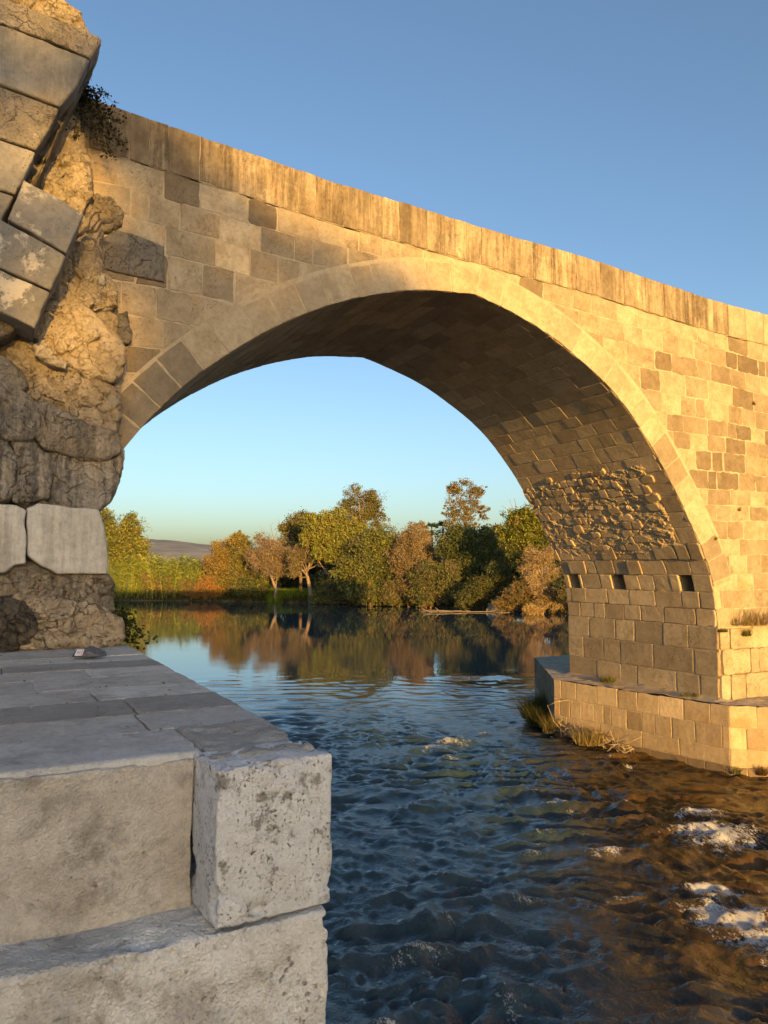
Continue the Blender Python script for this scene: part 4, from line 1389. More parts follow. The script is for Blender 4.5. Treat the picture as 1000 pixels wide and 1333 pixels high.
T = tree
G_ = 'trees on the far bank'
T('leafy_tree', 'rounded yellow-green tree at the left end of the far bank beside the ruin', 'tree', 155, 104, 9, blob_px(155, 104, [(150, 705, 34, 34), (170, 690, 18, 18), (132, 700, 22, 32), (165, 725, 28, 26)]),
  [(OL, 4), (YG, 4), (DG, 2), (GO, 2)], 12000, .26, [(0, 2, .25), (0, 5, .18)], group=G_)
T('autumn_tree', 'orange autumn tree left of centre on the far bank with open crown', 'tree', 289, 101, 8, blob_px(289, 101, [(290, 715, 17, 16), (286, 738, 22, 22), (303, 732, 14, 24), (284, 760, 16, 16)]),
  [(OR, 5), (RU_, 4), (GO, 2)], 8000, .21, [(0, 2, .15), (0, 4, .1)], group=G_, twigs=2500, twig_col=(.32, .22, .11))
T('autumn_tree', 'taller olive and orange tree directly right of the orange one', 'tree', 312, 100, 9, blob_px(312, 100, [(308, 705, 15, 12), (316, 718, 18, 18), (322, 742, 18, 26), (310, 758, 22, 18)]),
  [(OL, 4), (GO, 3), (OR, 2), (BR, 2)], 9000, .21, [(0, 2, .16), (0, 5, .1)], group=G_)
T('autumn_bush', 'low bright orange bush at the far waterline among the reeds', 'bush', 269, 100, 4, blob_px(269, 100, [(268, 764, 14, 14), (256, 772, 12, 10), (280, 770, 12, 12)]),
  [((.42, .23, .07), 5), (RU_, 3)], 4500, .17, [(0, 1, .07)], limbs=4, twigs=1800, twig_col=(.5, .3, .13))
T('bare_tree', 'pinkish half-bare tree with pale twin trunks and dead top branches', 'tree', 358, 96, 9, blob_px(358, 96, [(352, 714, 24, 22), (372, 728, 16, 22), (338, 730, 18, 18), (358, 740, 20, 16)]),
  [(PK, 5), (RU_, 3), (BR, 2)], 4500, .17, [(.2, 1.6, .20), (-.5, 3.4, .14)], bark='palebark', group=G_, twigs=7000, twig_col=(.33, .25, .18), limbs=14)
T('bare_tree', 'leaning pale-trunked tree with forked bare limbs above green grass', 'tree', 405, 93, 8, blob_px(405, 93, [(392, 720, 22, 16), (412, 716, 20, 18), (384, 738, 14, 14)]),
  [(BR, 4), (PK, 3), (OL, 3)], 3500, .17, [(0, 1.2, .27), (-.35, 3.0, .20), (-.6, 3.8, .16)], bark='palebark', group=G_, twigs=4500, twig_col=(.33, .25, .17), limbs=14)
T('dark_tree', 'dark round-topped tree behind the pinkish bare trees', 'tree', 392, 101, 12, blob_px(392, 101, [(386, 684, 20, 16), (400, 692, 26, 22), (380, 705, 22, 22), (408, 716, 24, 22)]),
  [((.13, .115, .05), 5), (OL, 3), (PK, 1)], 10000, .24, [(0, 3, .22), (0, 7, .15)], group=G_)
T('willow_tree', 'drooping yellow-green willow with pale limbs in mid far bank', 'tree', 440, 91, 11, blob_px(440, 91, [(424, 682, 26, 22), (448, 696, 26, 24), (458, 722, 22, 24), (436, 716, 26, 20), (410, 694, 18, 22)]),
  [(YG, 5), (OL, 4), (GO, 2)], 13000, .22, [(-.2, 2, .24), (.3, 5, .17)], bark='palebark', group=G_, droop=.9, aspect=2.8)
T('poplar_tree', 'tall airy tree with pale trunk rising above the middle of the far bank', 'tree', 470, 96, 15, blob_px(470, 96, [(462, 648, 24, 20), (482, 656, 22, 20), (468, 672, 30, 18), (495, 680, 16, 14), (448, 668, 12, 14)]),
  [(OL, 5), ((.20, .15, .05), 4), (BR, 2), (DG, 2)], 5200, .19, [(0, 3, .24), (.1, 7.5, .17), (-.1, 9.0, .13)], bark='palebark', group=G_, clump=.12, shell=.25, per=26, limbs=12)
T('leafy_tree', 'olive dome-shaped tree reaching down to the water below the tall airy one', 'tree', 482, 86, 9, blob_px(482, 86, [(478, 712, 26, 22), (500, 700, 20, 18), (470, 742, 34, 26), (497, 738, 26, 28), (478, 770, 40, 18)]),
  [(OL, 5), (DG, 4), (YG, 2), (BR, 1)], 14000, .22, [(0, 2, .2), (0, 5, .14)], group=G_)
T('autumn_tree', 'rust-brown feathery tree on the far bank right of the olive dome', 'tree', 532, 84, 8, blob_px(532, 84, [(532, 706, 20, 22), (524, 730, 20, 24), (545, 730, 16, 22), (530, 760, 22, 22)]),
  [(RU_, 5), (BR, 4), (PK, 2)], 7500, .17, [(0, 2, .13), (0, 4, .09)], group=G_, twigs=6000, twig_col=(.31, .23, .14))
T('bare_tree', 'thin pale half-leafless tree beside the two small palms', 'tree', 549, 88, 9, blob_px(549, 88, [(546, 688, 10, 10), (552, 705, 14, 16), (560, 730, 16, 18)]),
  [((.30, .22, .10), 4), (BR, 3)], 2200, .16, [(0, 3, .10), (0, 5, .07)], bark='palebark', group=G_, twigs=4500, twig_col=(.38, .28, .17))
T('poplar_tree', 'tall sparse tree with see-through yellowish crown right of centre', 'tree', 606, 92, 15, blob_px(606, 92, [(606, 634, 26, 16), (592, 652, 18, 18), (618, 654, 20, 20), (602, 676, 26, 16), (628, 670, 10, 16), (584, 668, 10, 10)]),
  [((.27, .19, .07), 5), (OL, 4), (BR, 3)], 3000, .20, [(0, 4, .2), (.05, 8, .14), (0, 11, .07)], group=G_, clump=.12, shell=.3, per=22, limbs=14)
T('dark_tree', 'dark green dense tree under the sparse tall crown', 'tree', 603, 84, 9, blob_px(603, 84, [(596, 712, 26, 24), (622, 706, 22, 22), (610, 740, 34, 26), (640, 722, 18, 30)]),
  [(DG, 5), ((.11, .13, .05), 4), (OL, 2)], 13000, .23, [(0, 2, .2), (0, 5, .14)], group=G_)
T('dark_tree', 'low dark tree in bridge shade on the far waterline', 'tree', 560, 82, 6, blob_px(560, 82, [(556, 748, 24, 20), (580, 758, 24, 24), (548, 776, 22, 16), (600, 776, 26, 18)]),
  [(DG, 5), (BR, 3), (OL, 2)], 9000, .20, [(0, 1.5, .12), (0, 3, .09)], group=G_, twigs=2500)
T('leafy_tree', 'green and yellow tree with bare twigs on top beside the right pier', 'tree', 684, 74, 10, blob_px(684, 74, [(690, 678, 26, 22), (672, 700, 24, 22), (704, 702, 26, 22), (690, 725, 30, 20)]),
  [((.10, .115, .022), 5), (YG, 4), (GO, 2)], 11000, .19, [(0, 2, .2), (0, 5, .14)], group=G_, twigs=1200)
T('dry_shrub', 'straw-coloured hanging dry shrub in front of the right green tree', 'bush', 705, 71, 6, blob_px(705, 71, [(704, 722, 26, 18), (690, 738, 20, 14), (718, 745, 16, 18), (700, 758, 24, 14), (708, 775, 22, 16), (722, 785, 16, 12)]),
  [((.33, .25, .13), 4), (BR, 4)], 2500, .13, [(0, 1.5, .1), (0, 3, .07)], bark='twig', twigs=9000, twig_col=(.40, .30, .18), droop=.8)
T('autumn_bush', 'reddish brown shrub in the shade at the foot of the right pier trees', 'bush', 684, 72, 3, blob_px(684, 72, [(676, 772, 24, 18), (704, 776, 26, 16), (660, 784, 18, 12)]),
  [((.24, .16, .07), 4), (BR, 4), (DG, 2)], 6000, .14, [(0, 1, .06)], limbs=4, twigs=3500, twig_col=(.30, .22, .13))
T('autumn_bush', 'straw-pale dry grass clump at the waterline under the reddish shrub', 'bush', 689, 70.3, 1, blob_px(689, 70.3, [(688, 795, 14, 8), (700, 797, 10, 6)]),
  [((.45, .33, .16), 4), ((.36, .25, .11), 4)], 1500, .12, [(0, .6, .04)], limbs=3, twigs=2600, twig_col=(.50, .38, .2), z0=.1)
T('dark_bush', 'dark leafy bush overhanging the water near the driftwood', 'bush', 628, 77, 4, blob_px(628, 77, [(622, 768, 26, 20), (646, 762, 22, 24), (610, 782, 22, 12), (640, 785, 24, 11)]),
  [(DG, 5), ((.13, .12, .05), 4), (OL, 1)], 9000, .17, [(0, 1, .07)], limbs=4, twigs=1500)
T('dark_bush', 'shaded olive bush at the waterline below the rust-brown tree', 'bush', 520, 84.5, 3, blob_px(520, 84.5, [(512, 770, 22, 18), (535, 778, 20, 13), (548, 786, 16, 9)]),
  [(DG, 4), (BR, 4), (OL, 2)], 5500, .17, [(0, 1, .07)], limbs=4, twigs=2500)
T('dark_bush', 'low green bush at the waterline below the willow', 'bush', 432, 90, 3, blob_px(432, 90, [(428, 766, 20, 16), (446, 776, 18, 12), (414, 778, 14, 9)]),
  [(DG, 4), (OL, 5), (BR, 2)], 5000, .18, [(0, 1, .07)], limbs=4, twigs=1500)
T('autumn_bush', 'brown dry brush between the reeds and the left green tree', 'bush', 205, 102, 4, blob_px(205, 102, [(200, 758, 20, 16), (222, 762, 22, 14), (242, 764, 16, 12)]),
  [((.28, .21, .09), 4), (BR, 4), (OL, 2)], 5500, .19, [(0, 1, .07)], limbs=4, twigs=4000, twig_col=(.30, .23, .13))
T('dark_bush', 'olive bush under the tall olive and orange tree', 'bush', 335, 98, 3, blob_px(335, 98, [(328, 764, 22, 12), (344, 756, 14, 14)]),
  [(OL, 4), (DG, 4), (GO, 1)], 4500, .19, [(0, 1, .07)], limbs=4)
T('leafy_tree', 'green tree hidden behind the right pier on the far bank', 'tree', 775, 70, 8, blob_px(775, 70, [(770, 700, 34, 34), (800, 720, 34, 34), (760, 750, 40, 24)]), [(DG, 4), (OL, 4)], 6000, .24, [(0, 2, .2), (0, 4, .14)], group=G_)
T('dark_bush', 'low bush at the waterline behind the right pier', 'bush', 757, 69, 3, blob_px(757, 69, [(750, 772, 26, 18), (780, 776, 30, 18)]), [(DG, 4), (BR, 4)], 4500, .17, [(0, 1, .07)], limbs=4, twigs=1500)
# deeper rows that close the gaps
far_cols = [(DG, 5), ((.13, .12, .06), 4), (OL, 2)]
deeplab = ['dark tree filling the gap behind the orange autumn tree', 'dark tree in the shadows behind the pinkish bare trunks', 'dark tree behind the willow and the tall airy tree', 'dark tree behind the rust-brown feathery tree',
           'dark tree behind the two small palms', 'dark tree behind the straw-coloured dry shrub', 'low dark thicket behind the low orange bush', 'low dark thicket behind the right pier edge']
for (px, Y, l), lab in zip([(345, 118, [(345, 735, 30, 20), (330, 755, 30, 16)]), (400, 118, [(392, 735, 34, 22), (420, 725, 26, 24), (385, 755, 34, 14)]), (455, 112, [(450, 722, 34, 28), (478, 735, 34, 28), (440, 755, 36, 16)]),
                            (525, 104, [(520, 716, 24, 26), (545, 738, 30, 26), (515, 755, 32, 18)]), (580, 104, [(566, 728, 26, 22), (592, 718, 26, 24), (590, 752, 34, 18)]), (655, 92, [(650, 706, 26, 22), (668, 728, 30, 28), (640, 752, 34, 18)]), (292, 114, [(285, 758, 34, 16), (310, 752, 30, 18), (262, 762, 26, 12)]), (748, 86, [(742, 730, 34, 34), (770, 745, 34, 30), (735, 765, 40, 22)])], deeplab):
    T('backdrop_tree', lab, 'tree', px, Y, 8, blob_px(px, Y, l), far_cols, 7500, .30, [(0, 2, .2), (0, 4, .12)], group='second row of trees on the far bank')

# dead branches standing above crowns
def dead_branches(name, label, px, Y, pts_list):
    root = empty(name, at(px, Y, 3.0), label, 'branches')
    mb = MB()
    for pl_ in pts_list:
        P3 = [at(a, Y, zpx(b, Y)) for a, b in pl_]
        mb.tube(P3, list(np.linspace(.055, .018, len(P3))), 5)
    mb.build('bare_branches', simple_mat('dead_wood', (.25, .20, .16), .9, .3), root)
dead_branches('dead_tree', 'dead grey branches poking above the pinkish half-bare tree', 352, 97, [[(352, 740), (356, 700), (352, 684), (356, 680)], [(356, 702), (362, 690), (364, 680), (362, 676)], [(354, 705), (342, 694), (338, 684)], [(346, 720), (332, 710), (326, 704)], [(358, 712), (370, 700)]])
dead_branches('dead_tree', 'dead bare branches above the green tree beside the right pier', 670, 75, [[(684, 700), (672, 672), (664, 650)], [(676, 682), (668, 668), (654, 658)], [(672, 672), (672, 655), (670, 648)], [(674, 676), (682, 664), (684, 652)], [(680, 690), (664, 676), (656, 672)]])

# reeds: clumps of long leaning blades
def reeds(label, px, Y, wpx, toppy, n, cols):
    base = at(px, Y, .3)
    root = empty('reed_clump', base, label, 'reeds', 'giant reeds on the far bank')
    k = Y / 1000
    x = RS.normal(size=n) * wpx * k * .42; y = RS.normal(size=n) * 1.2
    H = (zpx(toppy, Y) - .3) * (.62 + .42 * RS.rand(n))
    V, Fc, cl = [], [], []
    for i in range(n):
        st = base + XR * x[i] + YF * y[i]
        ln = RS.normal() * .16
        top_ = st + XR * ln * H[i] + np.array([0, 0, H[i]])
        c0 = np.array(cols[RS.randint(len(cols))]) * RS.uniform(.7, 1.25)
        w = .05
        o = len(V)
        V += [st - XR * w, st + XR * w, top_ + XR * .01, top_ - XR * .01]
        Fc.append((o, o + 1, o + 2, o + 3)); cl.append((*c0 * .8, 1))
        for j in range(9):
            f0 = RS.uniform(.25, 1.0)
            p0 = st + (top_ - st) * f0
            sd = RS.choice([-1, 1]); L = RS.uniform(.5, 1.05)
            dv = XR * sd * L * RS.uniform(.3, .7) + YF * RS.normal() * .3 + np.array([0, 0, L * RS.uniform(.25, .8)])
            pm_ = p0 + dv * .6; pe = p0 + dv + np.array([0, 0, -.3 * L])
            o = len(V)
            V += [p0 - np.array([0, 0, .05]), p0 + np.array([0, 0, .05]), pm_ + np.array([0, 0, .055]), pm_ - np.array([0, 0, .05]), pe]
            Fc.append((o, o + 1, o + 2, o + 3)); Fc.append((o + 3, o + 2, o + 4))
            cl += [(*c0, 1), (*c0, 1)]
    link_mesh('blades', np_mesh('blades', np.array(V), Fc, np.array(cl, dtype=np.float32), None, False), M['leaf'], root)
rc = [(.27, .29, .06), (.33, .34, .08), (.20, .24, .06), (.15, .20, .07)]
for px, lab, tp, wd in [(162, 'reeds standing below the left rounded tree', 722, 26), (182, 'reeds just right of the left rounded tree', 724, 24), (203, 'light green reeds above the brown dry brush', 726, 26), (226, 'bright yellow-green reeds in the middle of the reed bed', 724, 24),
                        (247, 'reeds left of the orange autumn tree with bluish leaves', 727, 20), (263, 'reeds behind the low orange bush', 730, 18)]:
    reeds(lab, px, 104 + RS.uniform(-1, 1), wd, tp, 150, rc if px < 240 else rc + [(.07, .12, .06)])

# two small fan palms
def palm(label, px, Y, toppy):
    base = at(px, Y, .5)
    root = empty('palm_tree', base, label, 'palm', 'small fan palms')
    zt = zpx(toppy, Y)
    mb = MB(); mb.tube([base, base + np.array([.1, 0, zt * .5]), base + np.array([0, 0, zt - .5])], [.2, .16, .15], 8); mb.build('trunk', M['bark'], root, True)
    V, Fc, cl = [], [], []
    c = base + np.array([0, 0, zt - .5])
    for i in range(26):
        a = RS.uniform(0, 2 * math.pi); e = RS.uniform(-.7, 1.3)
        d = np.array([math.cos(a) * math.cos(e), math.sin(a) * math.cos(e), math.sin(e)])
        s = np.cross(d, [0, 0, 1.]); s /= np.linalg.norm(s)
        p = c + d * .55
        for j in range(9):
            b = (j - 4) / 4 * 1.15
            tip = p + (d * math.cos(b) + s * math.sin(b)) * .75 - np.array([0, 0, .12])
            w = np.cross(tip - p, d + .01); w = np.cross(w, tip - p); w /= (np.linalg.norm(w) + 1e-6)
            o = len(V)
            m_ = (p + tip) / 2
            V += [p, m_ + w * .05, tip, m_ - w * .05]
            Fc.append((o, o + 1, o + 2, o + 3)); g = RS.uniform(.7, 1.3); cl.append((.05 * g, .075 * g, .025 * g, 1))
        o = len(V); V += [c - s * .02, c + s * .02, p + s * .02, p - s * .02]; Fc.append((o, o + 1, o + 2, o + 3)); cl.append((.1, .1, .04, 1))
    link_mesh('fronds', np_mesh('fronds', np.array(V), Fc, np.array(cl, dtype=np.float32), None, False), M['leaf'], root)
palm('small fan palm left of its twin above the dark shrubs', 562, 94, 690)
palm('small fan palm right of its twin, nearer the sparse tall tree', 577, 95, 688)

# grass on the far bank
def grass(name, n, region, hmin, hmax, cols, wd=.03, lean_=.35):
    P = region(n)
    V = np.zeros((len(P) * 3, 3)); H = hmin + (hmax - hmin) * RS.rand(len(P))
    a = RS.uniform(0, 2 * math.pi, len(P)); sx = np.stack([np.cos(a), np.sin(a), a * 0], 1) * wd
    V[0::3] = P - sx; V[1::3] = P + sx
    V[2::3] = P + np.stack([RS.normal(size=len(P)) * lean_ * H, RS.normal(size=len(P)) * lean_ * H, H], 1)
    pal = np.array(cols)
    c = pal[RS.randint(len(pal), size=len(P))] * (.7 + .6 * RS.rand(len(P)))[:, None]
    return np_mesh(name, V, np.arange(len(P) * 3).reshape(-1, 3), np.concatenate([c, np.ones((len(P), 1))], 1), None, False)
def reg_bank(n):
    X = RS.uniform(-38, 20, n); d = RS.uniform(-1.2, 9, n)
    Y = far_bank(X) + d
    nz = fbm(np.stack([X * .15, Y * .15, X * 0], 1), 4)
    z = -1.3 + 1.75 * sstep(-2.0, 2.2, d + nz * 1.5) + .9 * sstep(2, 25, d) + nz * .25 - .05
    k = z > .02
    return to_world(X[k], Y[k], z[k])
tag(link_mesh('bank_grass', grass('bank_grass', 42000, reg_bank, .2, .75, [(.07, .075, .02), (.11, .085, .03), (.05, .06, .018), (.16, .12, .05)], .045), M['leaf']), 'rough grass along the far bank', 'grass', kind='stuff')
def reg_lawn(n):
    px = RS.uniform(350, 410, n); Y = RS.uniform(95.5, 104, n)
    X = (px - 500) / 1000 * Y
    d = Y - far_bank(X)
    nz = fbm(np.stack([X * .15, Y * .15, X * 0], 1), 4)
    z = -1.3 + 1.75 * sstep(-2.0, 2.2, d + nz * 1.5) + .9 * sstep(2, 25, d) + nz * .25 - .05
    return to_world(X, Y, z)
tag(link_mesh('bright_grass', grass('bright_grass', 9000, reg_lawn, .5, 1.15, [(.16, .22, .02), (.20, .26, .03), (.12, .17, .02)], .05), M['leaf']), 'bright green grass under the pale leaning trunk', 'grass', kind='stuff')

# driftwood and boulder at the far waterline
drift = empty('driftwood', at(590, 74.5, .1), 'bleached driftwood branches lying in the water before the dark bushes', 'driftwood')
mb = MB()
for a, b in [((548, 800), (640, 806)), ((556, 797), (600, 801)), ((560, 806), (548, 792)), ((572, 803), (566, 792)), ((600, 805), (660, 803)), ((590, 798), (606, 808)), ((640, 805), (672, 801)), ((552, 803), (575, 800)), ((612, 808), (604, 797))]:
    Y_ = 73.5 + RS.uniform(-1, 1)
    p, q = at(a[0], Y_, .05 + max(0, (800 - a[1])) * .05), at(b[0], Y_ - .3, .08 + max(0, 800 - b[1]) * .05)
    mb.tube([p, (p + q) / 2 + RS.normal(size=3) * .12 * np.array([1, 1, .5]), q], [.045, .035, .015], 6)
mb.build('driftwood_branches', simple_mat('bleached_wood', (.26, .21, .16), .9, .25), drift, True)
bo = at(650, 73.0, .2)
tag(stone('boulder', [(bo[0] - .8, -.3), (bo[0] - .6, .5), (bo[0] - .1, .85), (bo[0] + .5, .7), (bo[0] + .9, .1), (bo[0] + .8, -.3)], bo[1], 1.2, M['ruin'], None, (.6, .3, .5, 0), bev=.4, bulge=.2, amp=.12, freq=1.5, seed=77),
    'grey boulder at the far waterline right of the driftwood', 'boulder')

# ---- near plants
def sprig(mb_leaf, pts, n, size, col, spread):
    P3 = np.array(pts)
    t_ = RS.rand(n) * (len(P3) - 1)
    i = np.minimum(t_.astype(int), len(P3) - 2)
    c = P3[i] + (P3[i + 1] - P3[i]) * (t_ - i)[:, None] + RS.normal(size=(n, 3)) * spread
    mb_leaf.append((c, size * (.7 + .6 * RS.rand(n)), np.array(col) * (.6 + .8 * RS.rand(n))[:, None]))


def near_plant(name, label, cat, stems, y, leaf_n, size, col, spread, stem_r=.006, stem_mat='bark', dy=.08):
    p0 = on_y(*stems[0][0], y)
    root = empty(name, (p0[0], y, p0[1]), label, cat)
    mb = MB(); lv = []
    for st in stems:
        pts = []
        for k, (a, b) in enumerate(st):
            q = on_y(a, b, y - dy * k)
            pts.append(np.array([q[0], y - dy * k + RS.normal() * .015, q[1]]))
        mb.tube(pts, list(np.linspace(stem_r, stem_r * .4, len(pts))), 5)
        if leaf_n: sprig(lv, pts, leaf_n, size, col, spread)
    mb.build('stems', M[stem_mat], root)
    if lv:
        c = np.concatenate([a for a, _, _ in lv]); s = np.concatenate([b for _, b, _ in lv]); co = np.concatenate([d for _, _, d in lv])
        link_mesh('leaves', leaf_mesh('leaves', c, s, co, .2, 1.25), M['leaf'], root)
    return root


near_plant('caper_shrub', 'dark trailing caper shrub growing from the wall top beside the leaning masonry', 'shrub',
           [[(101, 118), (118, 130), (128, 150), (136, 172)], [(101, 118), (112, 138), (116, 165)], [(101, 116), (122, 140), (140, 160), (146, 178)], [(101, 116), (118, 118), (130, 126)],
            [(100, 114), (112, 120), (122, 128)], [(101, 118), (130, 148), (138, 190), (143, 207)], [(101, 118), (128, 150), (150, 176), (163, 186)], [(104, 140), (100, 165), (101, 178)], [(102, 120), (138, 140), (156, 160)], [(101, 118), (124, 160), (130, 186)]],
           -.30, 130, .034, (.055, .05, .028), .05, .006, dy=.03)
near_plant('caper_shrub', 'thin leafy sprig reaching out against the sky above the wall top', 'shrub', [[(108, 122), (122, 120), (134, 122), (146, 130), (154, 134)], [(134, 121), (142, 124)], [(128, 120), (132, 116)]], -.34, 26, .024, (.03, .03, .016), .016, .004, dy=.01)
near_plant('woody_root', 'gnarled bare woody roots clinging to the masonry left of the dark block', 'roots',
           [[(84, 328), (92, 314), (104, 306), (112, 300), (120, 298)], [(104, 306), (116, 294), (118, 284), (124, 277), (132, 276)], [(112, 302), (126, 300), (132, 290), (138, 286)], [(120, 298), (130, 284), (128, 278)], [(132, 289), (142, 290), (148, 288)], [(86, 326), (82, 340), (76, 352)]],
           -.58, 0, 0, (0, 0, 0), 0, .024, stem_mat='darkbark', dy=.01)
near_plant('trailing_plant', 'dark green trailing plant hanging over the platform edge by the base rock', 'plant',
           [[(150, 795), (166, 806), (176, 816), (186, 826), (196, 838)], [(152, 800), (168, 815), (178, 826), (184, 836)], [(152, 800), (162, 820), (168, 836)], [(150, 792), (158, 800), (170, 808)], [(158, 810), (166, 828), (176, 842)], [(150, 800), (164, 812), (172, 820)], [(148, 792), (156, 790), (164, 796)]],
           -.12, 55, .042, (.05, .065, .022), .05, .005, dy=.05)
near_plant('wall_sprig', 'tiny dry sprig on the ruin edge under the arch springing', 'plant', [[(158, 590), (161, 592), (162, 595)], [(158, 588), (160, 584)]], -.3, 6, .016, (.08, .07, .03), .012, .003, dy=.01)
near_plant('wall_sprig', 'wispy dry growth in the notch above the pale block edge', 'plant', [[(130, 668), (135, 662), (138, 658)], [(132, 670), (139, 672), (143, 678)], [(130, 666), (131, 656)]], -.4, 22, .016, (.14, .11, .06), .02, .003, dy=.01)


def tuft(name, label, loc, n, h, rad, cols, cat='weeds', flop=.5):
    loc = np.array(loc, float)
    root = empty(name, loc, label, cat)
    def rg(k):
        a = RS.uniform(0, 6.28, k); r = rad * np.sqrt(RS.rand(k))
        return loc + np.stack([np.cos(a) * r * 1.6, np.sin(a) * r, a * 0], 1)
    link_mesh('blades', grass('blades', n, rg, h * .4, h, cols, .008, flop), M['leaf'], root)
    return root
dry = [(.36, .25, .12), (.28, .2, .09), (.2, .16, .06)]; grn = [(.12, .13, .03), (.2, .17, .05), (.08, .1, .025)]
q = on_y(975, 786, -.12)
tuft('dry_weeds', 'dry tan weeds on the broken ledge of the sunlit pier', (1.15, -.10, 2.86), 520, .42, .5, dry)
tuft('green_weed', 'small green weed growing from the pier face under the dry ledge', (*[on_y(972, 828, -.1)[0], -.10], on_y(972, 828, -.1)[1]), 160, .2, .07, grn)
tuft('green_weed', 'tiny olive weed at the pier corner level with the lower courses', (.05, -.09, on_y(941, 823, -.09)[1]), 120, .10, .07, grn)
tuft('green_weed', 'small green tuft on the footing top against the pier', (-.30, 2.9, ZF + .03), 220, .17, .13, grn)
tuft('green_weed', 'low weed on the footing top near the sunlit corner', (-.25, .55, ZF + .03), 150, .09, .15, [(.2, .17, .06), (.14, .13, .04)])
tuft('green_weed', 'weed at the waterline below the sunlit footing corner', (-.22, -.50, .02), 160, .18, .08, grn)
tuft('brown_weed', 'dark brown weed at the waterline right of the footing corner', (.12, -.83, .02), 140, .26, .06, [(.10, .06, .03), (.16, .10, .05)])
tuft('green_bank_weed', 'dark green weeds hanging on the shaded upstream side of the footing', (-.52, 4.85, .05), 1800, .62, .36, [(.05, .06, .02), (.08, .09, .025), (.14, .12, .04)])
tuft('green_bank_weed', 'yellowish grass at the shaded corner of the footing above the water', (-1.12, 3.95, .08), 420, .50, .16, [(.16, .13, .05), (.10, .1, .03), (.26, .2, .09)])
tuft('dry_weeds', 'olive grass growing out of the debris beside the footing', (-.92, 2.7, .05), 1100, .42, .32, [(.16, .15, .05), (.32, .24, .10), (.40, .30, .14)])
for (x_, y_) in [(-.52, 1.6), (-.42, .75), (-.62, 2.25)]:
    w_ = tuft('green_weed', 'small yellow-green weed at the waterline of the inner footing wall', (x_, y_, .02), 90, .14, .06, [(.2, .17, .05), (.12, .13, .04)])
    w_['group'] = 'weeds along the footing waterline'
for (x_, y_, z_) in [(-.03, -.10, 4.62), (.75, -.02, 5.25), (1.35, -.02, 7.6)]:
    w_ = tuft('wall_weed', 'tiny dry weed rooted in a joint of the sunlit bridge wall', (x_, y_ if y_ > -.05 else -.02, z_), 40, .12, .03, dry)
    w_['group'] = 'weeds in the joints of the bridge wall'
tuft('green_bank_weed', 'dark creeping weeds along the shaded end of the footing ledge', (-.10, 5.5, .1), 1800, .75, .42, [(.05, .06, .02), (.07, .08, .025), (.11, .10, .035)])
# sunlit debris of pale branches
deb = empty('branch_debris', (-1.0, 3.2, .1), 'tangle of pale dry branches washed against the inner side of the footing', 'driftwood')
mb = MB()
for k in range(70):
    t_ = RS.rand()
    c0 = np.array([-1.02 - .18 * RS.rand() + .25 * t_, 3.8 - 2.1 * t_, .05 + .35 * RS.rand() * (1 - .6 * t_)])
    d_ = RS.normal(size=3) * np.array([.22, .45, .2])
    mb.tube([c0 - d_ * .5, c0 + RS.normal(size=3) * .06, c0 + d_ * .5 + RS.normal(size=3) * .05], [.008, .010, .004], 5)
for a_, b_ in [((-1.3, 3.9, .75), (-1.25, 3.3, .15)), ((-1.3, 3.9, .72), (-1.0, 3.5, .9)), ((-1.25, 3.3, .15), (-1.05, 2.6, .1)), ((-1.3, 3.7, .2), (-.95, 2.4, .35)), ((-1.1, 3.5, .15), (-.8, 1.9, .12)), ((-1.0, 2.3, .05), (-.75, 1.4, .42))]:
    a_, b_ = np.array(a_), np.array(b_)
    mb.tube([a_, (a_ + b_) / 2 + RS.normal(size=3) * .06, b_], [.010, .009, .004], 6)
mb.build('branches', M['twig'], deb, True)

# grit and dry scraps lying on the paving
gr_ = MB()
for _ in range(260):
    gx_ = random.uniform(-17, -11.85); gy_ = random.uniform(-6.6, -.9)
    if random.random() < .5: gy_ = random.choice(rows[:-1]) + random.uniform(-.05, .05)
    r_ = random.uniform(.004, .016)
    c_ = (gx_, gy_, PZ + .006)
    vv = [(c_[0] + r_ * random.uniform(.6, 1.5) * math.cos(a_), c_[1] + r_ * random.uniform(.6, 1.5) * math.sin(a_), c_[2] + random.uniform(-.004, .002)) for a_ in (0, 1.3, 2.5, 3.8, 5.0)] + [(c_[0], c_[1], c_[2] + r_ * .8)]
    gr_.add(vv, [(0, 1, 5), (1, 2, 5), (2, 3, 5), (3, 4, 5), (4, 0, 5)], (random.uniform(0, .8), random.random(), .5, 0))
tag(gr_.build('grit', M['ruin'], None), 'scattered grit and small stone chips on the paving', 'grit', kind='stuff')

# big trees on the bank behind the viewer: they throw the dappled evening shade

# ------------------------------------------------------------------ light
EL = 5.7
DEL = 8.5                                        # the sun's rays run along the barrel, turned this much to the right
trav = np.array([math.sin(R(DEL)), math.cos(R(DEL)), 0])
sun_pos_dir = -trav * math.cos(R(EL)) + np.array([0, 0, math.sin(R(EL))])


GY = -.4
GAPS = [(*on_y(98, 436, GY), .95), (*on_y(88, 225, GY), .80), (*on_y(52, 92, GY), .5), (*on_y(46, 292, GY), .5), (*on_y(15, 225, GY), .5), (*on_y(350, 365, 0), .34), (*on_y(250, 245, 0), .28), (*on_y(455, 318, 0), .36), (*on_y(185, 262, 0), .22), (*on_y(290, 200, 0), .42)]


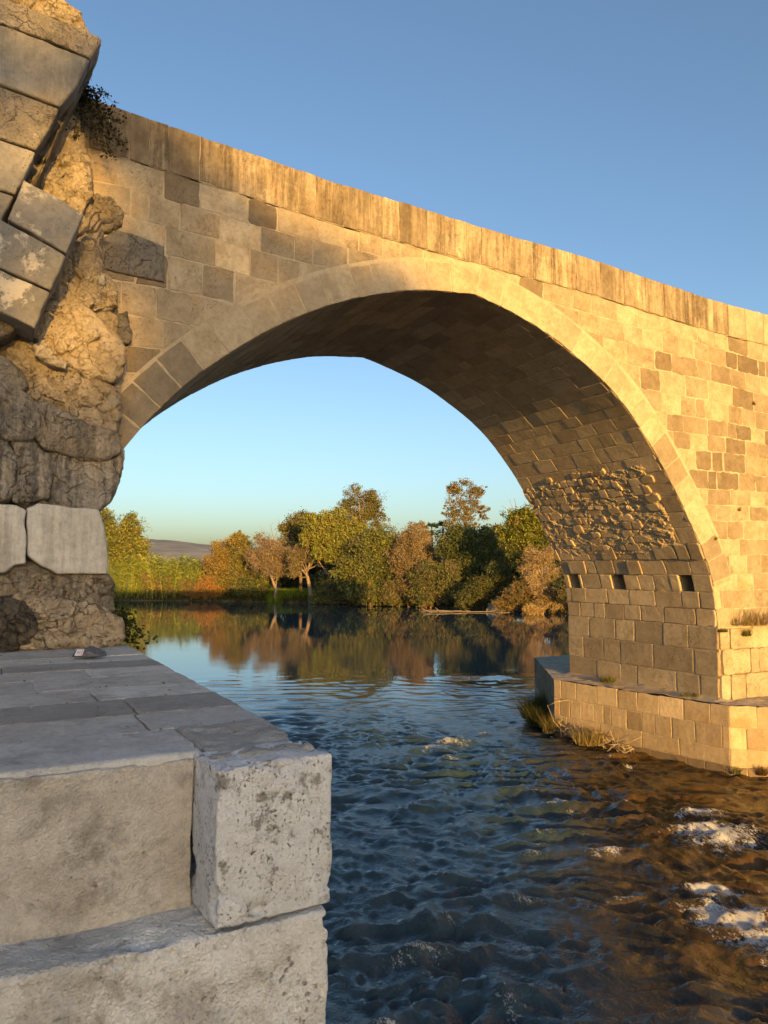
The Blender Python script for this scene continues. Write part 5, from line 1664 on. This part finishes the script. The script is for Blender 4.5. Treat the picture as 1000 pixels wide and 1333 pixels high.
def shade_tree(label, s, zc, dist, blobs, leaves, size):
    """a tree whose shadow falls round the wall point (s, zc); it stands dist metres towards the sun"""
    foot = np.array([s, 0, 0]) - trav * dist
    side = np.array([trav[1], -trav[0], 0])
    lift = dist * math.tan(R(EL))
    root = empty('bank_tree', (foot[0], foot[1], 1.2), label, 'tree', 'tall trees on the bank behind')
    mb = MB()
    top = zc + lift
    mb.tube([(foot[0], foot[1], -.5), (foot[0], foot[1], top * .4), (foot[0] + .2, foot[1], top * .8)], [.45, .35, .18], 8)
    cen, scl = [], []
    for (dx, z, rx, rz, n) in blobs:
        for k in range(n):
            d = RS.normal(size=3); d /= np.linalg.norm(d); r = RS.rand() ** .45
            cen.append(foot + side * (dx + d[0] * r * rx) + trav * d[1] * r * rx + np.array([0, 0, lift + z + d[2] * r * rz])); scl.append(.18 * min(rx, rz))
        e = foot + side * dx + np.array([0, 0, lift + z])
        mb.tube([(foot[0], foot[1], top * .35), (e + np.array([foot[0], foot[1], top * .5])) / 2, e], [.2, .14, .05], 6)
    cen = np.array(cen); scl = np.array(scl)
    per = max(10, leaves // len(cen))
    L = np.repeat(cen, per, 0) + RS.normal(size=(len(cen) * per, 3)) * np.repeat(scl, per)[:, None]
    # gaps in the foliage that let spots of sun through to the wall
    rel = L - foot
    kk = (rel @ trav)
    sx = foot[0] + (rel @ side) * side[0] + 0 * kk
    lat = rel @ side
    hz = L[:, 2] - (dist - kk) * math.tan(R(EL))
    keep = np.ones(len(L), bool)
    for (gs, gz, gr) in GAPS:
        g_lat = (np.array([gs, GY, 0]) - foot) @ side
        g_al = (np.array([gs, GY, 0]) - foot) @ trav
        zz = L[:, 2] - (g_al - kk) * math.tan(R(EL))
        keep &= ((lat - g_lat) ** 2 + (zz - gz) ** 2) > gr * gr
    L = L[keep]
    col = np.array((.07, .085, .025)) * (.6 + .8 * RS.rand(len(L)))[:, None]
    link_mesh('crown', leaf_mesh('crown', L, size * (.6 + .8 * RS.rand(len(L))), col, .2, 1.8), M['leaf'], root)
    mb.build('trunk', M['bark'], root, True)


shade_tree('dense green tree on the bank behind, shading the ruin', -14.0, 9, 115, [(-2.5, 3, 3.6, 5, 60), (0, 0, 4.0, 5, 70), (3.2, 1.5, 3.2, 4, 46), (-2, 8, 3.2, 3, 30), (0, -5, 4.6, 4, 60), (.3, 7.0, 2.2, 2.0, 10), (0, -10, 4.6, 5, 50)], 26000, .60)
shade_tree('second dense green tree on the bank behind, shading the river', -9.6, 8, 122, [(0, -2, 3.0, 4.5, 50), (0, 2.4, 2.4, 2.6, 26), (-1.2, -5, 3.2, 4, 50), (0, -10, 3.4, 5, 50)], 14000, .60)
shade_tree('thin airy tree on the bank behind, dappling the upper bridge wall', -10.6, 10, 105, [(-1.5, 8.5, 1.4, 1.5, 26), (.4, 7.3, 1.7, 1.3, 26), (2.0, 7.6, 1.2, .9, 15), (2.6, 8.5, .8, .5, 6), (-2.4, 9.8, 1.2, 1.0, 26), (-1.2, 10.1, 1.1, .6, 14), (-.2, 9.3, 1.4, .5, 9), (3.2, 8.1, .9, .7, 9), (1.5, 9.0, 1.1, .5, 8)], 3800, .42)

sun = bpy.data.lights.new('sun', 'SUN')
sun.energy = 4.1
sun.angle = R(.5)
sun.color = (1.0, .555, .115)
so = bpy.data.objects.new('sun', sun)
COL.objects.link(so)
so.rotation_euler = Vector(sun_pos_dir).to_track_quat('Z', 'Y').to_euler()

wd = bpy.data.worlds.new('World')
scene.world = wd
wd.use_nodes = True
nt = wd.node_tree
nt.nodes.clear()
sky = nt.nodes.new('ShaderNodeTexSky')
sky.sky_type = 'NISHITA'
sky.sun_disc = False
sky.sun_elevation = R(EL)
sky.sun_rotation = math.atan2(sun_pos_dir[0], sun_pos_dir[1])
sky.altitude = 50
sky.air_density = 0.82
sky.dust_density = 2.2
sky.ozone_density = 1.8
bg = nt.nodes.new('ShaderNodeBackground')
bg.inputs[1].default_value = .145
ow = nt.nodes.new('ShaderNodeOutputWorld')
nt.links.new(sky.outputs[0], bg.inputs[0])
nt.links.new(bg.outputs[0], ow.inputs[0])

# ------------------------------------------------------------------ camera
cam = bpy.data.cameras.new('camera')
cam.sensor_fit = 'HORIZONTAL'
cam.sensor_width = 36.0
cam.lens = 36.0
cam.clip_start = .05
cam.clip_end = 12000
co = bpy.data.objects.new('camera', cam)
COL.objects.link(co)
co.location = CAM
fw = YF * math.cos(PITCH) + np.array([0, 0, math.sin(PITCH)])
co.rotation_euler = Vector(-fw).to_track_quat('Z', 'Y').to_euler()
scene.camera = co
scene.view_settings.view_transform = 'Standard'
scene.view_settings.look = 'None'
scene.view_settings.exposure = 1.17
scene.view_settings.gamma = 1
scene.render.resolution_x = 768
scene.render.resolution_y = 1024
scene.cycles.max_bounces = 8
scene.cycles.use_denoising = True
